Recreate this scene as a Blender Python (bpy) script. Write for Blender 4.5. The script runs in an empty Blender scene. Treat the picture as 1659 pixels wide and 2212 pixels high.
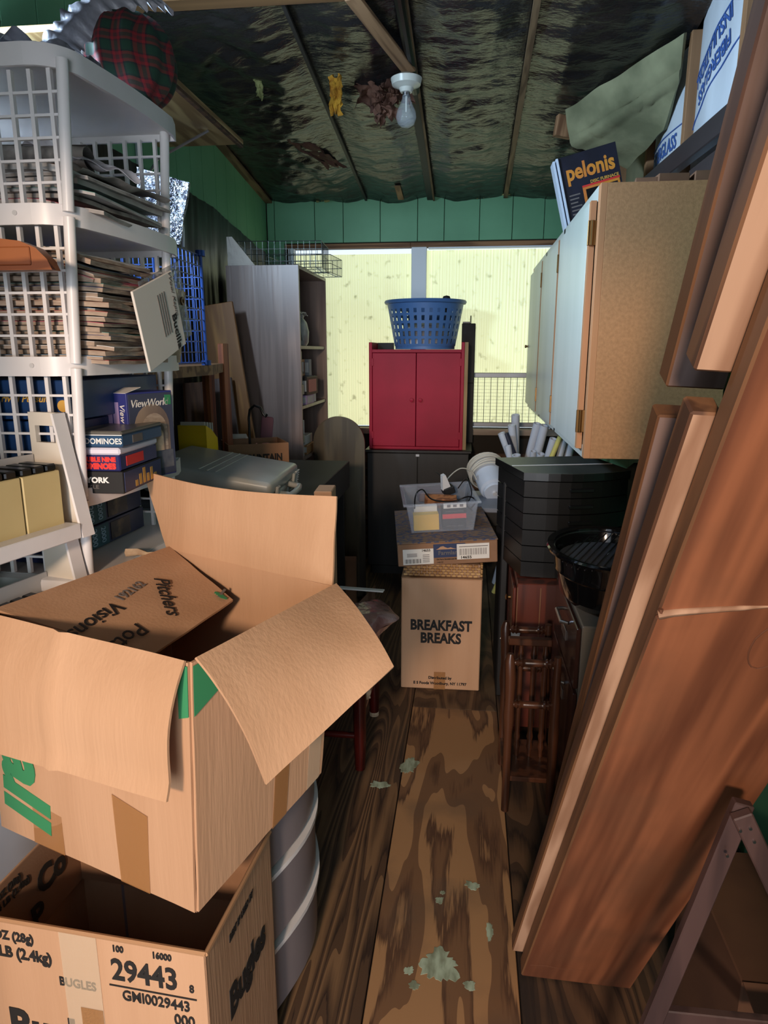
import bpy, bmesh, math, random
from mathutils import Vector, Matrix, Euler, noise
random.seed(7)
PI = math.pi
D2R = math.radians
scene = bpy.context.scene
COL = scene.collection

# ------------------------------------------------------------------ camera
FPX = 1500.0
cam_d = bpy.data.cameras.new('camera')
cam_d.sensor_fit = 'VERTICAL'
cam_d.sensor_height = 36.0
cam_d.lens = FPX / 2212.0 * 36.0
cam_d.clip_start = 0.02
cam = bpy.data.objects.new('camera', cam_d)
COL.objects.link(cam)
cam.location = (0, 0, 1.55)
cam.rotation_euler = (D2R(90 - 13), 0, D2R(6.8))
scene.camera = cam

# ------------------------------------------------------------------ world, lights, exposure
world = bpy.data.worlds.new('sky')
scene.world = world
world.use_nodes = True
wn = world.node_tree.nodes
bg = wn.get('Background') or wn.new('ShaderNodeBackground')
bg.inputs['Color'].default_value = (0.74, 0.86, 1.0, 1)
bg.inputs['Strength'].default_value = 1.35

def light(name, kind, loc, target, energy, color, size=0.2, size_y=None):
    d = bpy.data.lights.new(name, kind)
    d.energy = energy
    d.color = color
    if kind == 'AREA':
        d.shape = 'RECTANGLE' if size_y else 'DISK'
        d.size = size
        if size_y: d.size_y = size_y
    else:
        d.shadow_soft_size = size
    o = bpy.data.objects.new(name, d)
    COL.objects.link(o)
    o.location = loc
    o.rotation_euler = (Vector(target) - Vector(loc)).to_track_quat('-Z', 'Y').to_euler()
    return o

# warm lamp of the next room, shining in through the doorway behind the camera
light('room_lamp', 'AREA', (-0.40, -2.3, 2.12), (-0.2, 2.0, 0.9), 118, (1.0, 0.75, 0.55), 0.30)
# daylight at the high window in the left wall (cool)
light('daylight_left', 'AREA', (-1.70, 1.82, 2.40), (0.6, 4.2, 2.30), 140, (0.60, 0.79, 1.0), 0.70, 0.28)

# cool fill light added behind the camera, shining in through the doorway
light('cool_fill', 'AREA', (0.0, -3.6, 1.15), (0.0, 2.0, 1.3), 120, (0.86, 0.93, 1.0), 1.6, 2.0)

vs = scene.view_settings
vs.view_transform = 'Standard'
vs.look = 'None'
vs.gamma = 1.0
vs.use_curve_mapping = False
vs.exposure = 0.06

# ------------------------------------------------------------------ materials
MATS = {}
def srgb(r, g, b):
    f = lambda c: (c / 255 / 12.92) if c / 255 <= 0.04045 else ((c / 255 + 0.055) / 1.055) ** 2.4
    return (f(r), f(g), f(b), 1)

def mat(name, c, rough=0.6, c2=None, nscale=6, stretch=(1, 1, 1), bump=0.0, bscale=60, metal=0.0,
        spec=0.5, trans=0.0, alpha=1.0, detail=4, lo=0.35, hi=0.65, emit=0.0, ior=1.45, dist=0.0, coat=0.0):
    """plain principled surface with optional two-tone noise and fine bump (object coordinates)"""
    m = bpy.data.materials.new(name)
    m.use_nodes = True
    nt = m.node_tree
    b = nt.nodes['Principled BSDF']
    col = srgb(*c)
    b.inputs['Base Color'].default_value = col
    b.inputs['Roughness'].default_value = rough
    b.inputs['Metallic'].default_value = metal
    b.inputs['Specular IOR Level'].default_value = spec
    b.inputs['Transmission Weight'].default_value = trans
    b.inputs['IOR'].default_value = ior
    b.inputs['Alpha'].default_value = alpha
    b.inputs['Coat Weight'].default_value = coat
    tc = mp = None
    if c2 or bump:
        tc = nt.nodes.new('ShaderNodeTexCoord')
        mp = nt.nodes.new('ShaderNodeMapping')
        mp.inputs['Scale'].default_value = stretch
        nt.links.new(tc.outputs['Object'], mp.inputs['Vector'])
    if c2:
        n = nt.nodes.new('ShaderNodeTexNoise')
        n.inputs['Scale'].default_value = nscale
        n.inputs['Detail'].default_value = detail
        n.inputs['Distortion'].default_value = dist
        nt.links.new(mp.outputs['Vector'], n.inputs['Vector'])
        r = nt.nodes.new('ShaderNodeValToRGB')
        r.color_ramp.elements[0].position = lo
        r.color_ramp.elements[1].position = hi
        r.color_ramp.elements[0].color = col
        r.color_ramp.elements[1].color = srgb(*c2)
        nt.links.new(n.outputs['Fac'], r.inputs['Fac'])
        nt.links.new(r.outputs['Color'], b.inputs['Base Color'])
    if bump:
        n2 = nt.nodes.new('ShaderNodeTexNoise')
        n2.inputs['Scale'].default_value = bscale
        n2.inputs['Detail'].default_value = 3
        nt.links.new(mp.outputs['Vector'], n2.inputs['Vector'])
        bp = nt.nodes.new('ShaderNodeBump')
        bp.inputs['Strength'].default_value = bump
        bp.inputs['Distance'].default_value = 0.01
        nt.links.new(n2.outputs['Fac'], bp.inputs['Height'])
        nt.links.new(bp.outputs['Normal'], b.inputs['Normal'])
    if emit:
        b.inputs['Emission Color'].default_value = col
        b.inputs['Emission Strength'].default_value = emit
    MATS[name] = m
    return m

def plymat(name, light_c, dark_c, fx, fy, rings, lo, hi, stain, sscale, slo, shi, detail=1.5, rough=0.6):
    """rotary-cut plywood: sharp contour bands of a stretched noise, plus grime"""
    m = bpy.data.materials.new(name); m.use_nodes = True
    nt = m.node_tree; b = nt.nodes['Principled BSDF']; b.inputs['Roughness'].default_value = rough
    N = lambda t: nt.nodes.new(t)
    tc = N('ShaderNodeTexCoord'); mp = N('ShaderNodeMapping'); mp.inputs['Scale'].default_value = (fx, fy, 1)
    nt.links.new(tc.outputs['Object'], mp.inputs['Vector'])
    n = N('ShaderNodeTexNoise'); n.inputs['Scale'].default_value = 1.0; n.inputs['Detail'].default_value = detail; n.inputs['Roughness'].default_value = .45
    n.inputs['Distortion'].default_value = 0.25
    nt.links.new(mp.outputs['Vector'], n.inputs['Vector'])
    mu = N('ShaderNodeMath'); mu.operation = 'MULTIPLY'; mu.inputs[1].default_value = rings
    nt.links.new(n.outputs['Fac'], mu.inputs[0])
    fr = N('ShaderNodeMath'); fr.operation = 'FRACT'; nt.links.new(mu.outputs[0], fr.inputs[0])
    m2 = N('ShaderNodeMapping'); m2.inputs['Scale'].default_value = (160, 9, 1); nt.links.new(tc.outputs['Object'], m2.inputs['Vector'])
    fi = N('ShaderNodeTexNoise'); fi.inputs['Scale'].default_value = 1.0; fi.inputs['Detail'].default_value = 3; nt.links.new(m2.outputs['Vector'], fi.inputs['Vector'])
    ad = N('ShaderNodeMath'); ad.operation = 'MULTIPLY_ADD'; ad.inputs[1].default_value = .45; nt.links.new(fi.outputs['Fac'], ad.inputs[0]); nt.links.new(fr.outputs[0], ad.inputs[2])
    r = N('ShaderNodeValToRGB'); e = r.color_ramp.elements
    e[0].position = lo; e[0].color = srgb(*light_c); e[1].position = hi; e[1].color = srgb(*dark_c)
    k = e.new(min(.999, hi + .28)); k.color = srgb(*[int(.55 * a + .45 * c) for a, c in zip(dark_c, light_c)])
    nt.links.new(ad.outputs[0], r.inputs['Fac'])
    sn = N('ShaderNodeTexNoise'); sn.inputs['Scale'].default_value = sscale; sn.inputs['Detail'].default_value = 6; nt.links.new(tc.outputs['Object'], sn.inputs['Vector'])
    sr_ = N('ShaderNodeValToRGB'); sr_.color_ramp.elements[0].position = slo; sr_.color_ramp.elements[1].position = shi
    nt.links.new(sn.outputs['Fac'], sr_.inputs['Fac'])
    mx = N('ShaderNodeMix'); mx.data_type = 'RGBA'; nt.links.new(sr_.outputs['Color'], mx.inputs['Factor'])
    nt.links.new(r.outputs['Color'], mx.inputs[6]); mx.inputs[7].default_value = srgb(*stain)
    nt.links.new(mx.outputs[2], b.inputs['Base Color'])
    bp = N('ShaderNodeBump'); bp.inputs['Strength'].default_value = .12; bp.inputs['Distance'].default_value = .003
    nt.links.new(ad.outputs[0], bp.inputs['Height']); nt.links.new(bp.outputs['Normal'], b.inputs['Normal'])
    MATS[name] = m
def woodmat(name, light_c, dark_c, axis='z', freq=7.0, rough=0.55, stretch=14.0, contrast=(0.3, 0.7), rings=5.0, wear=None):
    """long grain along one axis: contour lines of a stretched noise field"""
    m = bpy.data.materials.new(name)
    m.use_nodes = True
    nt = m.node_tree
    b = nt.nodes['Principled BSDF']
    b.inputs['Roughness'].default_value = rough
    tc = nt.nodes.new('ShaderNodeTexCoord')
    mp = nt.nodes.new('ShaderNodeMapping')
    s = {'x': (1 / stretch, 1, 1), 'y': (1, 1 / stretch, 1), 'z': (1, 1, 1 / stretch)}[axis]
    mp.inputs['Scale'].default_value = s
    nt.links.new(tc.outputs['Object'], mp.inputs['Vector'])
    n = nt.nodes.new('ShaderNodeTexNoise')
    n.inputs['Scale'].default_value = freq
    n.inputs['Detail'].default_value = 3
    nt.links.new(mp.outputs['Vector'], n.inputs['Vector'])
    mu = nt.nodes.new('ShaderNodeMath'); mu.operation = 'MULTIPLY'; mu.inputs[1].default_value = rings * 6.283
    nt.links.new(n.outputs['Fac'], mu.inputs[0])
    si = nt.nodes.new('ShaderNodeMath'); si.operation = 'SINE'
    nt.links.new(mu.outputs[0], si.inputs[0])
    ad = nt.nodes.new('ShaderNodeMath'); ad.operation = 'MULTIPLY_ADD'; ad.inputs[1].default_value = 0.3; ad.inputs[2].default_value = 0.25
    nt.links.new(si.outputs[0], ad.inputs[0])
    fine = nt.nodes.new('ShaderNodeTexNoise')
    fine.inputs['Scale'].default_value = freq * 9
    nt.links.new(mp.outputs['Vector'], fine.inputs['Vector'])
    ad2 = nt.nodes.new('ShaderNodeMath'); ad2.operation = 'MULTIPLY_ADD'; ad2.inputs[1].default_value = 0.5
    nt.links.new(fine.outputs['Fac'], ad2.inputs[0]); nt.links.new(ad.outputs[0], ad2.inputs[2])
    r = nt.nodes.new('ShaderNodeValToRGB')
    r.color_ramp.elements[0].position = contrast[0]
    r.color_ramp.elements[1].position = contrast[1]
    r.color_ramp.elements[0].color = srgb(*dark_c)
    r.color_ramp.elements[1].color = srgb(*light_c)
    nt.links.new(ad2.outputs[0], r.inputs['Fac'])
    out = r.outputs['Color']
    if wear:
        wnz = nt.nodes.new('ShaderNodeTexNoise'); wnz.inputs['Scale'].default_value = wear[1]; wnz.inputs['Detail'].default_value = 6
        nt.links.new(tc.outputs['Object'], wnz.inputs['Vector'])
        wr = nt.nodes.new('ShaderNodeValToRGB'); wr.color_ramp.elements[0].position = wear[2]; wr.color_ramp.elements[1].position = wear[3]
        nt.links.new(wnz.outputs['Fac'], wr.inputs['Fac'])
        mx = nt.nodes.new('ShaderNodeMix'); mx.data_type = 'RGBA'
        nt.links.new(wr.outputs['Color'], mx.inputs['Factor'])
        nt.links.new(out, mx.inputs[6]); mx.inputs[7].default_value = srgb(*wear[0])
        out = mx.outputs[2]
    nt.links.new(out, b.inputs['Base Color'])
    bp = nt.nodes.new('ShaderNodeBump'); bp.inputs['Strength'].default_value = 0.15; bp.inputs['Distance'].default_value = 0.004
    nt.links.new(ad2.outputs[0], bp.inputs['Height']); nt.links.new(bp.outputs['Normal'], b.inputs['Normal'])
    MATS[name] = m
    return m

# ------------------------------------------------------------------ mesh helpers
class B:
    """collects shapes; build() links them as ONE mesh object"""
    def __init__(self):
        self.v = []; self.f = []
    def add(self, vs, fs):
        k = len(self.v)
        self.v += [tuple(p) for p in vs]
        self.f += [tuple(i + k for i in q) for q in fs]
        return self
    def box(self, x0, x1, y0, y1, z0, z1, bev=0.0, M=None, seg=1):
        if bev:
            bm = bmesh.new()
            bmesh.ops.create_cube(bm, size=1)
            for v in bm.verts:
                v.co = Vector(((x0 + x1) / 2 + v.co.x * (x1 - x0), (y0 + y1) / 2 + v.co.y * (y1 - y0), (z0 + z1) / 2 + v.co.z * (z1 - z0)))
            bmesh.ops.bevel(bm, geom=bm.edges[:], offset=bev, segments=seg, affect='EDGES', profile=0.5)
            bm.verts.index_update()
            vs = [v.co.copy() for v in bm.verts]; fs = [[v.index for v in f.verts] for f in bm.faces]
            bm.free()
        else:
            vs = [Vector(p) for p in ((x0, y0, z0), (x1, y0, z0), (x1, y1, z0), (x0, y1, z0), (x0, y0, z1), (x1, y0, z1), (x1, y1, z1), (x0, y1, z1))]
            fs = [(0, 3, 2, 1), (4, 5, 6, 7), (0, 1, 5, 4), (1, 2, 6, 5), (2, 3, 7, 6), (3, 0, 4, 7)]
        if M is not None: vs = [M @ v for v in vs]
        return self.add(vs, fs)
    def cyl(self, p0, p1, r0, r1=None, n=12, caps=True):
        r1 = r0 if r1 is None else r1
        p0 = Vector(p0); p1 = Vector(p1)
        d = (p1 - p0).normalized()
        a = d.orthogonal().normalized(); b = d.cross(a)
        vs = []
        for p, r in ((p0, r0), (p1, r1)):
            for i in range(n):
                t = 2 * PI * i / n
                vs.append(p + (a * math.cos(t) + b * math.sin(t)) * r)
        fs = [(i, (i + 1) % n, n + (i + 1) % n, n + i) for i in range(n)]
        if caps: fs += [tuple(range(n - 1, -1, -1)), tuple(range(n, 2 * n))]
        return self.add(vs, fs)
    def pipe(self, p0, p1, r, ri, n=14):
        """hollow tube with wall"""
        p0 = Vector(p0); p1 = Vector(p1); d = (p1 - p0).normalized()
        a = d.orthogonal().normalized(); b = d.cross(a); vs = []
        for p, q in ((p0, r), (p1, r), (p1, ri), (p0, ri)):
            for i in range(n):
                t = 2 * PI * i / n
                vs.append(p + (a * math.cos(t) + b * math.sin(t)) * q)
        fs = []
        for k in range(4):
            for i in range(n):
                j = (i + 1) % n; k2 = (k + 1) % 4
                fs.append((k * n + i, k * n + j, k2 * n + j, k2 * n + i))
        return self.add(vs, fs)
    def tube(self, path, r, n=6, rr=None):
        P = [Vector(p) for p in path]; m = len(P)
        if m < 2: return self
        up = None; vs = []
        for i in range(m):
            d = (P[min(i + 1, m - 1)] - P[max(i - 1, 0)])
            if d.length < 1e-9: d = Vector((0, 0, 1))
            d.normalize()
            if up is None: up = d.orthogonal().normalized()
            a = up - d * up.dot(d)
            a = d.orthogonal().normalized() if a.length < 1e-6 else a.normalized()
            up = a; b = d.cross(a)
            q = rr[i] if rr else r
            for k in range(n):
                t = 2 * PI * k / n
                vs.append(P[i] + (a * math.cos(t) + b * math.sin(t)) * q)
        fs = [(i * n + k, i * n + (k + 1) % n, (i + 1) * n + (k + 1) % n, (i + 1) * n + k) for i in range(m - 1) for k in range(n)]
        fs += [tuple(range(n - 1, -1, -1)), tuple(range((m - 1) * n, m * n))]
        return self.add(vs, fs)
    def lathe(self, prof, n=20, c=(0, 0, 0), sx=1, sy=1, close=True, M=None):
        vs = []; m = len(prof)
        for r, z in prof:
            for i in range(n):
                t = 2 * PI * i / n
                vs.append(Vector((c[0] + r * math.cos(t) * sx, c[1] + r * math.sin(t) * sy, c[2] + z)))
        if M is not None: vs = [M @ v for v in vs]
        fs = [(k * n + i, k * n + (i + 1) % n, (k + 1) * n + (i + 1) % n, (k + 1) * n + i) for k in range(m - 1) for i in range(n)]
        if close: fs += [tuple(range(n - 1, -1, -1)), tuple(range((m - 1) * n, m * n))]
        return self.add(vs, fs)
    def prism(self, poly, h0, h1, axis='z'):
        """polygon extruded along an axis; poly given in the two other axes (z: xy, y: xz, x: yz)"""
        f = {'z': lambda p, h: (p[0], p[1], h), 'y': lambda p, h: (p[0], h, p[1]), 'x': lambda p, h: (h, p[0], p[1])}[axis]
        n = len(poly)
        vs = [f(p, h0) for p in poly] + [f(p, h1) for p in poly]
        fs = [tuple(range(n - 1, -1, -1)), tuple(range(n, 2 * n))] + [(i, (i + 1) % n, n + (i + 1) % n, n + i) for i in range(n)]
        return self.add(vs, fs)
    def sheet(self, fn, nu, nv, th=0.0):
        """grid surface fn(u,v) with thickness th along its normal"""
        P = [[Vector(fn(i / nu, j / nv)) for j in range(nv + 1)] for i in range(nu + 1)]
        vs = [P[i][j] for i in range(nu + 1) for j in range(nv + 1)]
        w = nv + 1
        fs = [(i * w + j, (i + 1) * w + j, (i + 1) * w + j + 1, i * w + j + 1) for i in range(nu) for j in range(nv)]
        if th:
            N = []
            for i in range(nu + 1):
                for j in range(nv + 1):
                    du = P[min(i + 1, nu)][j] - P[max(i - 1, 0)][j]; dv = P[i][min(j + 1, nv)] - P[i][max(j - 1, 0)]
                    nn = du.cross(dv)
                    N.append(nn.normalized() if nn.length > 1e-12 else Vector((0, 0, 1)))
            k = len(vs)
            vs2 = [v - n * th for v, n in zip(vs, N)]
            fs2 = [tuple(reversed([q + k for q in f])) for f in fs]
            ring = [i * w for i in range(nu + 1)] + [nu * w + j for j in range(1, nv + 1)] + [i * w + nv for i in range(nu - 1, -1, -1)] + [j for j in range(nv - 1, 0, -1)]
            fs3 = [(ring[i], ring[i] + k, ring[(i + 1) % len(ring)] + k, ring[(i + 1) % len(ring)]) for i in range(len(ring))]
            vs += vs2; fs += fs2 + fs3
        return self.add(vs, fs)
    def mesh(self, name, smooth=None):
        me = bpy.data.meshes.new(name)
        me.from_pydata(self.v, [], self.f)
        bm = bmesh.new(); bm.from_mesh(me)
        bmesh.ops.recalc_face_normals(bm, faces=bm.faces[:])
        bm.to_mesh(me); bm.free()
        if smooth:
            me.shade_smooth()
            me.set_sharp_from_angle(angle=D2R(smooth))
        return me
    def build(self, name, m, parent=None, smooth=None, loc=None, rot=None):
        return link(name, self.mesh(name, smooth), m, parent, loc, rot)

def link(name, me, m, parent=None, loc=None, rot=None):
    if m is not None and not me.materials:
        me.materials.append(MATS[m] if isinstance(m, str) else m)
    o = bpy.data.objects.new(name, me)
    COL.objects.link(o)
    if parent: o.parent = parent
    if loc: o.location = loc
    if rot: o.rotation_euler = rot
    return o

def tag(o, label, cat, group=None):
    o['label'] = label; o['category'] = cat
    if group: o['group'] = group
    return o
def thing(name, label, cat, loc=(0, 0, 0), rot=(0, 0, 0), group=None):
    o = bpy.data.objects.new(name, None)
    o.empty_display_size = 0.05
    COL.objects.link(o)
    o.location = loc
    o.rotation_euler = rot
    return tag(o, label, cat, group)
def structure(o):
    o['kind'] = 'structure'
    return o
def copy_thing(root, loc=None, rot=None, label=None):
    r = root.copy(); COL.objects.link(r)
    if loc: r.location = loc
    if rot: r.rotation_euler = rot
    if label: r['label'] = label
    for ch in list(root.children):
        c = ch.copy(); COL.objects.link(c); c.parent = r
        for g in list(ch.children):
            d = g.copy(); COL.objects.link(d); d.parent = c
    return r

def text(s, size, m, parent, o, xd, yd, name='lettering', bold=0.0, align='CENTER', shear=0.0, sx=1.0, spacing=1.0, th=0.0006):
    """flat lettering: origin o, reading direction xd, up direction yd (local to parent)"""
    cu = bpy.data.curves.new(name, 'FONT')
    cu.body = s; cu.size = size; cu.align_x = align; cu.align_y = 'CENTER'; cu.offset = bold; cu.shear = shear
    cu.space_character = spacing; cu.resolution_u = 3; cu.extrude = th
    ob = bpy.data.objects.new(name, cu); COL.objects.link(ob)
    dg = bpy.context.evaluated_depsgraph_get()
    me = bpy.data.meshes.new_from_object(ob.evaluated_get(dg))
    bpy.data.objects.remove(ob); bpy.data.curves.remove(cu)
    me.name = name
    X = Vector(xd).normalized(); Y = Vector(yd); Y = (Y - X * Y.dot(X)).normalized(); Z = X.cross(Y)
    M = Matrix(((X.x * sx, Y.x, Z.x, o[0]), (X.y * sx, Y.y, Z.y, o[1]), (X.z * sx, Y.z, Z.z, o[2]), (0, 0, 0, 1)))
    me.transform(M)
    me.materials.clear()
    return link(name, me, m, parent)

def frame(o, xd, yd):
    """matrix with origin o, x along xd, y along yd"""
    X = Vector(xd).normalized(); Y = Vector(yd); Y = (Y - X * Y.dot(X)).normalized(); Z = X.cross(Y)
    return Matrix(((X.x, Y.x, Z.x, o[0]), (X.y, Y.y, Z.y, o[1]), (X.z, Y.z, Z.z, o[2]), (0, 0, 0, 1)))
def lerp(a, b, t): return Vector(a) * (1 - t) + Vector(b) * t
def bil(a, b, c, d, u, v): return lerp(lerp(a, b, u), lerp(d, c, u), v)
def nz(x, y=0.0, z=0.0): return noise.noise(Vector((x, y, z)))

# ------------------------------------------------------------------ palette
mat('cardboard', (190, 148, 115), 0.85, (180, 138, 105), 9, stretch=(1, 1, .06), bump=0.10, bscale=150)
mat('cardboard_dark', (146, 108, 80), 0.85, (134, 98, 72), 7, bump=0.05, bscale=200)
mat('cardboard_edge', (168, 126, 90), 0.9)
mat('packing_tape', (176, 124, 74), 0.25, alpha=0.42)
mat('clear_tape', (225, 200, 170), 0.15, alpha=0.35)
mat('print_black', (32, 28, 26), 0.8)
mat('print_green', (52, 130, 84), 0.8)
mat('print_grey', (108, 100, 96), 0.8)
mat('print_white', (232, 230, 226), 0.6)
mat('print_red', (214, 48, 44), 0.6)
mat('print_blue', (58, 92, 158), 0.7)
mat('print_gold', (196, 150, 66), 0.5)
mat('white_plastic', (226, 222, 222), 0.35, (214, 209, 208), 5)
mat('grey_plastic', (196, 193, 192), 0.4)
mat('beige_plastic', (214, 204, 190), 0.45)
mat('translucent_plastic', (128, 120, 124), 0.3)
mat('black_plastic', (14, 13, 14), 0.28)
mat('black_matte', (20, 18, 18), 0.6)
mat('steel', (170, 170, 172), 0.3, metal=1.0)
mat('brass', (120, 88, 48), 0.35, metal=1.0, c2=(70, 52, 34), nscale=40)
mat('paper', (222, 214, 204), 0.8)
mat('paper_aged', (172, 152, 134), 0.9, (138, 118, 102), 30, (1, 1, 6))
mat('paper_tan', (190, 168, 140), 0.9, (164, 138, 112), 40)
mat('newsprint', (176, 168, 160), 0.9, (120, 112, 108), 22, detail=6)
# ================================================================== THE ROOM
XL, XR, YB, YF = -1.50, 0.90, 5.30, -0.12
def ceil_z(y): return 2.63 + (YB - y) * 0.12

plymat('plywood_left', (124, 94, 66), (48, 33, 25), 7.5, 0.5, 17, .35, .95, (52, 44, 40), 1.5, .50, .72)
plymat('plywood_mid', (164, 124, 86), (84, 58, 42), 5.0, 1.0, 6.5, .68, .80, (84, 72, 62), 2.2, .52, .75, 2.5)
plymat('plywood_right', (96, 72, 52), (46, 34, 27), 6.0, 1.0, 9, .5, .9, (40, 36, 34), 2.0, .45, .7)
plymat('plywood_far', (112, 88, 64), (58, 42, 32), 6.0, 1.6, 8, .5, .85, (54, 48, 42), 2.0, .45, .75)
mat('subfloor', (40, 30, 24), 0.9)
fl = structure(B().box(XL - .1, XR + .1, YF - 1.6, YB + .1, -0.06, -0.014).build('floor', 'subfloor'))
def ply(x0, x1, y0, y1, m, top=0.0):
    return B().box(x0, x1, y0, y1, -0.013, top, 0.0015).build('plywood_sheet', m, fl)
ply(XL, -0.212, YF - 1.5, YB, 'plywood_left')
ply(-0.208, 0.165, YF - 1.5, 2.83, 'plywood_mid', 0.001)
ply(-0.208, 0.165, 2.834, YB, 'plywood_far')
ply(0.169, XR, YF - 1.5, YB, 'plywood_right', -0.002)
# flakes of mint paint on the floor
mat('mint_paint', (172, 188, 166), 0.7, (120, 128, 106), 45, (1, .35, 1))
def spot(cx, cy, rx, ry, seed, n=44):
    pts = []
    for i in range(n):
        t = 2 * PI * i / n
        r = 1 + 0.6 * nz(math.cos(t) * 1.6 + seed, math.sin(t) * 1.6, seed) + .35 * nz(math.cos(t) * 6 + seed, math.sin(t) * 6, seed)
        pts.append((cx + rx * r * math.cos(t), cy + ry * r * math.sin(t)))
    B().prism(pts, 0.0008, 0.0018).build('paint_spot', 'mint_paint', fl)
for a in ((-0.035, 1.50, .045, .045, 1.3), (0.045, 1.445, .016, .012, 4.1), (-0.095, 1.43, .014, .012, 2.2), (0.05, 1.785, .022, .014, 6.6),
          (-0.042, 1.715, .012, .012, 3.3), (-0.035, 1.745, .007, .007, 8.1), (-0.185, 2.37, .03, .05, 5.7), (-0.285, 2.24, .035, .02, 7.9),
          (0.10, 1.62, .008, .03, 9.4), (-0.11, 1.47, .012, .012, 11.0)):
    spot(*a)

# --- walls, clad in green vertical boards
mat('green_paint', (112, 172, 130), 0.5, (100, 158, 118), 2.5)
mat('wall_core', (46, 40, 34), 0.9)
woodmat('bare_wood', (158, 116, 78), (112, 76, 48), 'x', 8, 0.7)
woodmat('bare_wood_y', (150, 116, 84), (108, 78, 52), 'y', 8, 0.7)
woodmat('bare_wood_z', (168, 128, 92), (122, 86, 58), 'z', 8, 0.7)
woodmat('dark_wood', (92, 62, 42), (58, 38, 26), 'x', 8, 0.7)
WX0, WX1, WZ0, WZ1 = -1.34, 0.62, 0.985, 2.29          # window hole
wb = structure(B().box(XL - .1, XR + .1, YB + .012, YB + .11, 0, WZ0).box(XL - .1, XR + .1, YB + .012, YB + .11, WZ1, 3.0)
     .box(XL - .1, WX0, YB + .012, YB + .11, WZ0, WZ1).box(WX1, XR + .1, YB + .012, YB + .11, WZ0, WZ1).build('wall_back', 'wall_core'))
xs = [XL + .004, -1.44, -1.14, -0.93, -0.66, -0.39, -0.20, 0.05, 0.28, 0.50, 0.70, XR]
for a, b in zip(xs, xs[1:]):
    B().box(a + .002, b - .002, YB, YB + .012, 2.325, 2.68, .0015).build('board', 'green_paint', wb)
B().box(XL + .004, WX0 - .03, YB, YB + .012, 0.9, 2.325, .0015).build('board', 'green_paint', wb)
B().box(XL + .01, XR, YB - .004, YB + .012, 0.66, 0.80, .002).build('board', 'dark_wood', wb)
B().box(XL + .01, XR, YB - .002, YB + .012, 0.44, 0.60, .002).build('board', 'dark_wood', wb)
B().box(XL + .01, XR, YB, YB + .012, 0.0, 0.42, .002).build('board', 'dark_wood', wb)

LWY0, LWY1, LWZ0, LWZ1 = 1.45, 2.20, 2.20, 2.50     # high window in the left wall
wl = structure(B().box(XL - .11, XL - .012, YF, YB + .1, 0, LWZ0).box(XL - .11, XL - .012, YF, LWY0, LWZ0, LWZ1)
     .box(XL - .11, XL - .012, LWY1, YB + .1, LWZ0, LWZ1).box(XL - .11, XL - .012, YF, YB + .1, LWZ1, 3.45).build('wall_left', 'wall_core'))
y = YF
k = 0
while y < YB - .02:
    w = (0.17, 0.21, 0.19)[k % 3]; k += 1
    y2 = min(y + w, YB)
    zt = ceil_z(y2) + 0.01
    if y2 < LWY0 + .05 or y > LWY1 - .05:
        B().box(XL - .012, XL, y + .002, y2 - .002, 0, zt, .0015).build('board', 'green_paint', wl)
    else:
        B().box(XL - .012, XL, y + .002, y2 - .002, 0, LWZ0, .0015).build('board', 'green_paint', wl)
        B().box(XL - .012, XL, y + .002, y2 - .002, LWZ1, zt, .0015).build('board', 'green_paint', wl)
    y = y2
wr = structure(B().box(XR + .09, XR + .12, YF, YB + .1, 0, 3.45).build('wall_right', 'wall_core'))
y = YF
while y < YB - .02:
    y2 = min(y + 0.24, YB)
    B().box(XR, XR + .012, y + .002, y2 - .002, 0, 2.12, .0015).build('board', 'green_paint', wr)
    y = y2
# front wall with the doorway the picture was taken from
DX0, DX1, DZ = -0.72, 0.25, 1.98
structure(B().box(XL - .1, DX0, YF - .1, YF, 0, 3.5).box(DX1, XR + .1, YF - .1, YF, 0, 3.5).box(DX0, DX1, YF - .1, YF, DZ, 3.5).build('wall_front', 'wall_core'))

# --- window: wooden head strip, white frame and mullion, translucent ribbed panels, sill
mat('white_frame', (236, 240, 245), 0.45)
def panelmat():
    m = bpy.data.materials.new('panel_sheet'); m.use_nodes = True
    nt = m.node_tree; b = nt.nodes['Principled BSDF']
    tc = nt.nodes.new('ShaderNodeTexCoord')
    wv = nt.nodes.new('ShaderNodeTexWave'); wv.wave_type = 'BANDS'; wv.bands_direction = 'X'
    wv.inputs['Scale'].default_value = 18; wv.inputs['Distortion'].default_value = 0.4
    nt.links.new(tc.outputs['Object'], wv.inputs['Vector'])
    n = nt.nodes.new('ShaderNodeTexNoise'); n.inputs['Scale'].default_value = 17; n.inputs['Detail'].default_value = 5
    nt.links.new(tc.outputs['Object'], n.inputs['Vector'])
    r = nt.nodes.new('ShaderNodeValToRGB')
    r.color_ramp.elements[0].position = 0.28; r.color_ramp.elements[0].color = srgb(176, 180, 140)
    r.color_ramp.elements[1].position = 0.40; r.color_ramp.elements[1].color = srgb(226, 232, 186)
    nt.links.new(n.outputs['Fac'], r.inputs['Fac'])
    mx = nt.nodes.new('ShaderNodeMix'); mx.data_type = 'RGBA'; mx.blend_type = 'MULTIPLY'
    mx.inputs['Factor'].default_value = 0.12
    nt.links.new(r.outputs['Color'], mx.inputs[6]); nt.links.new(wv.outputs['Color'], mx.inputs[7])
    nt.links.new(mx.outputs[2], b.inputs['Base Color']); nt.links.new(mx.outputs[2], b.inputs['Emission Color'])
    b.inputs['Emission Strength'].default_value = 0.80
    b.inputs['Roughness'].default_value = 0.4
    MATS['panel_sheet'] = m
panelmat()
win = thing('window_1', 'wide window covered with pale yellow ribbed plastic panels', 'window', (0, YB, 0))
structure(win)
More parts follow.
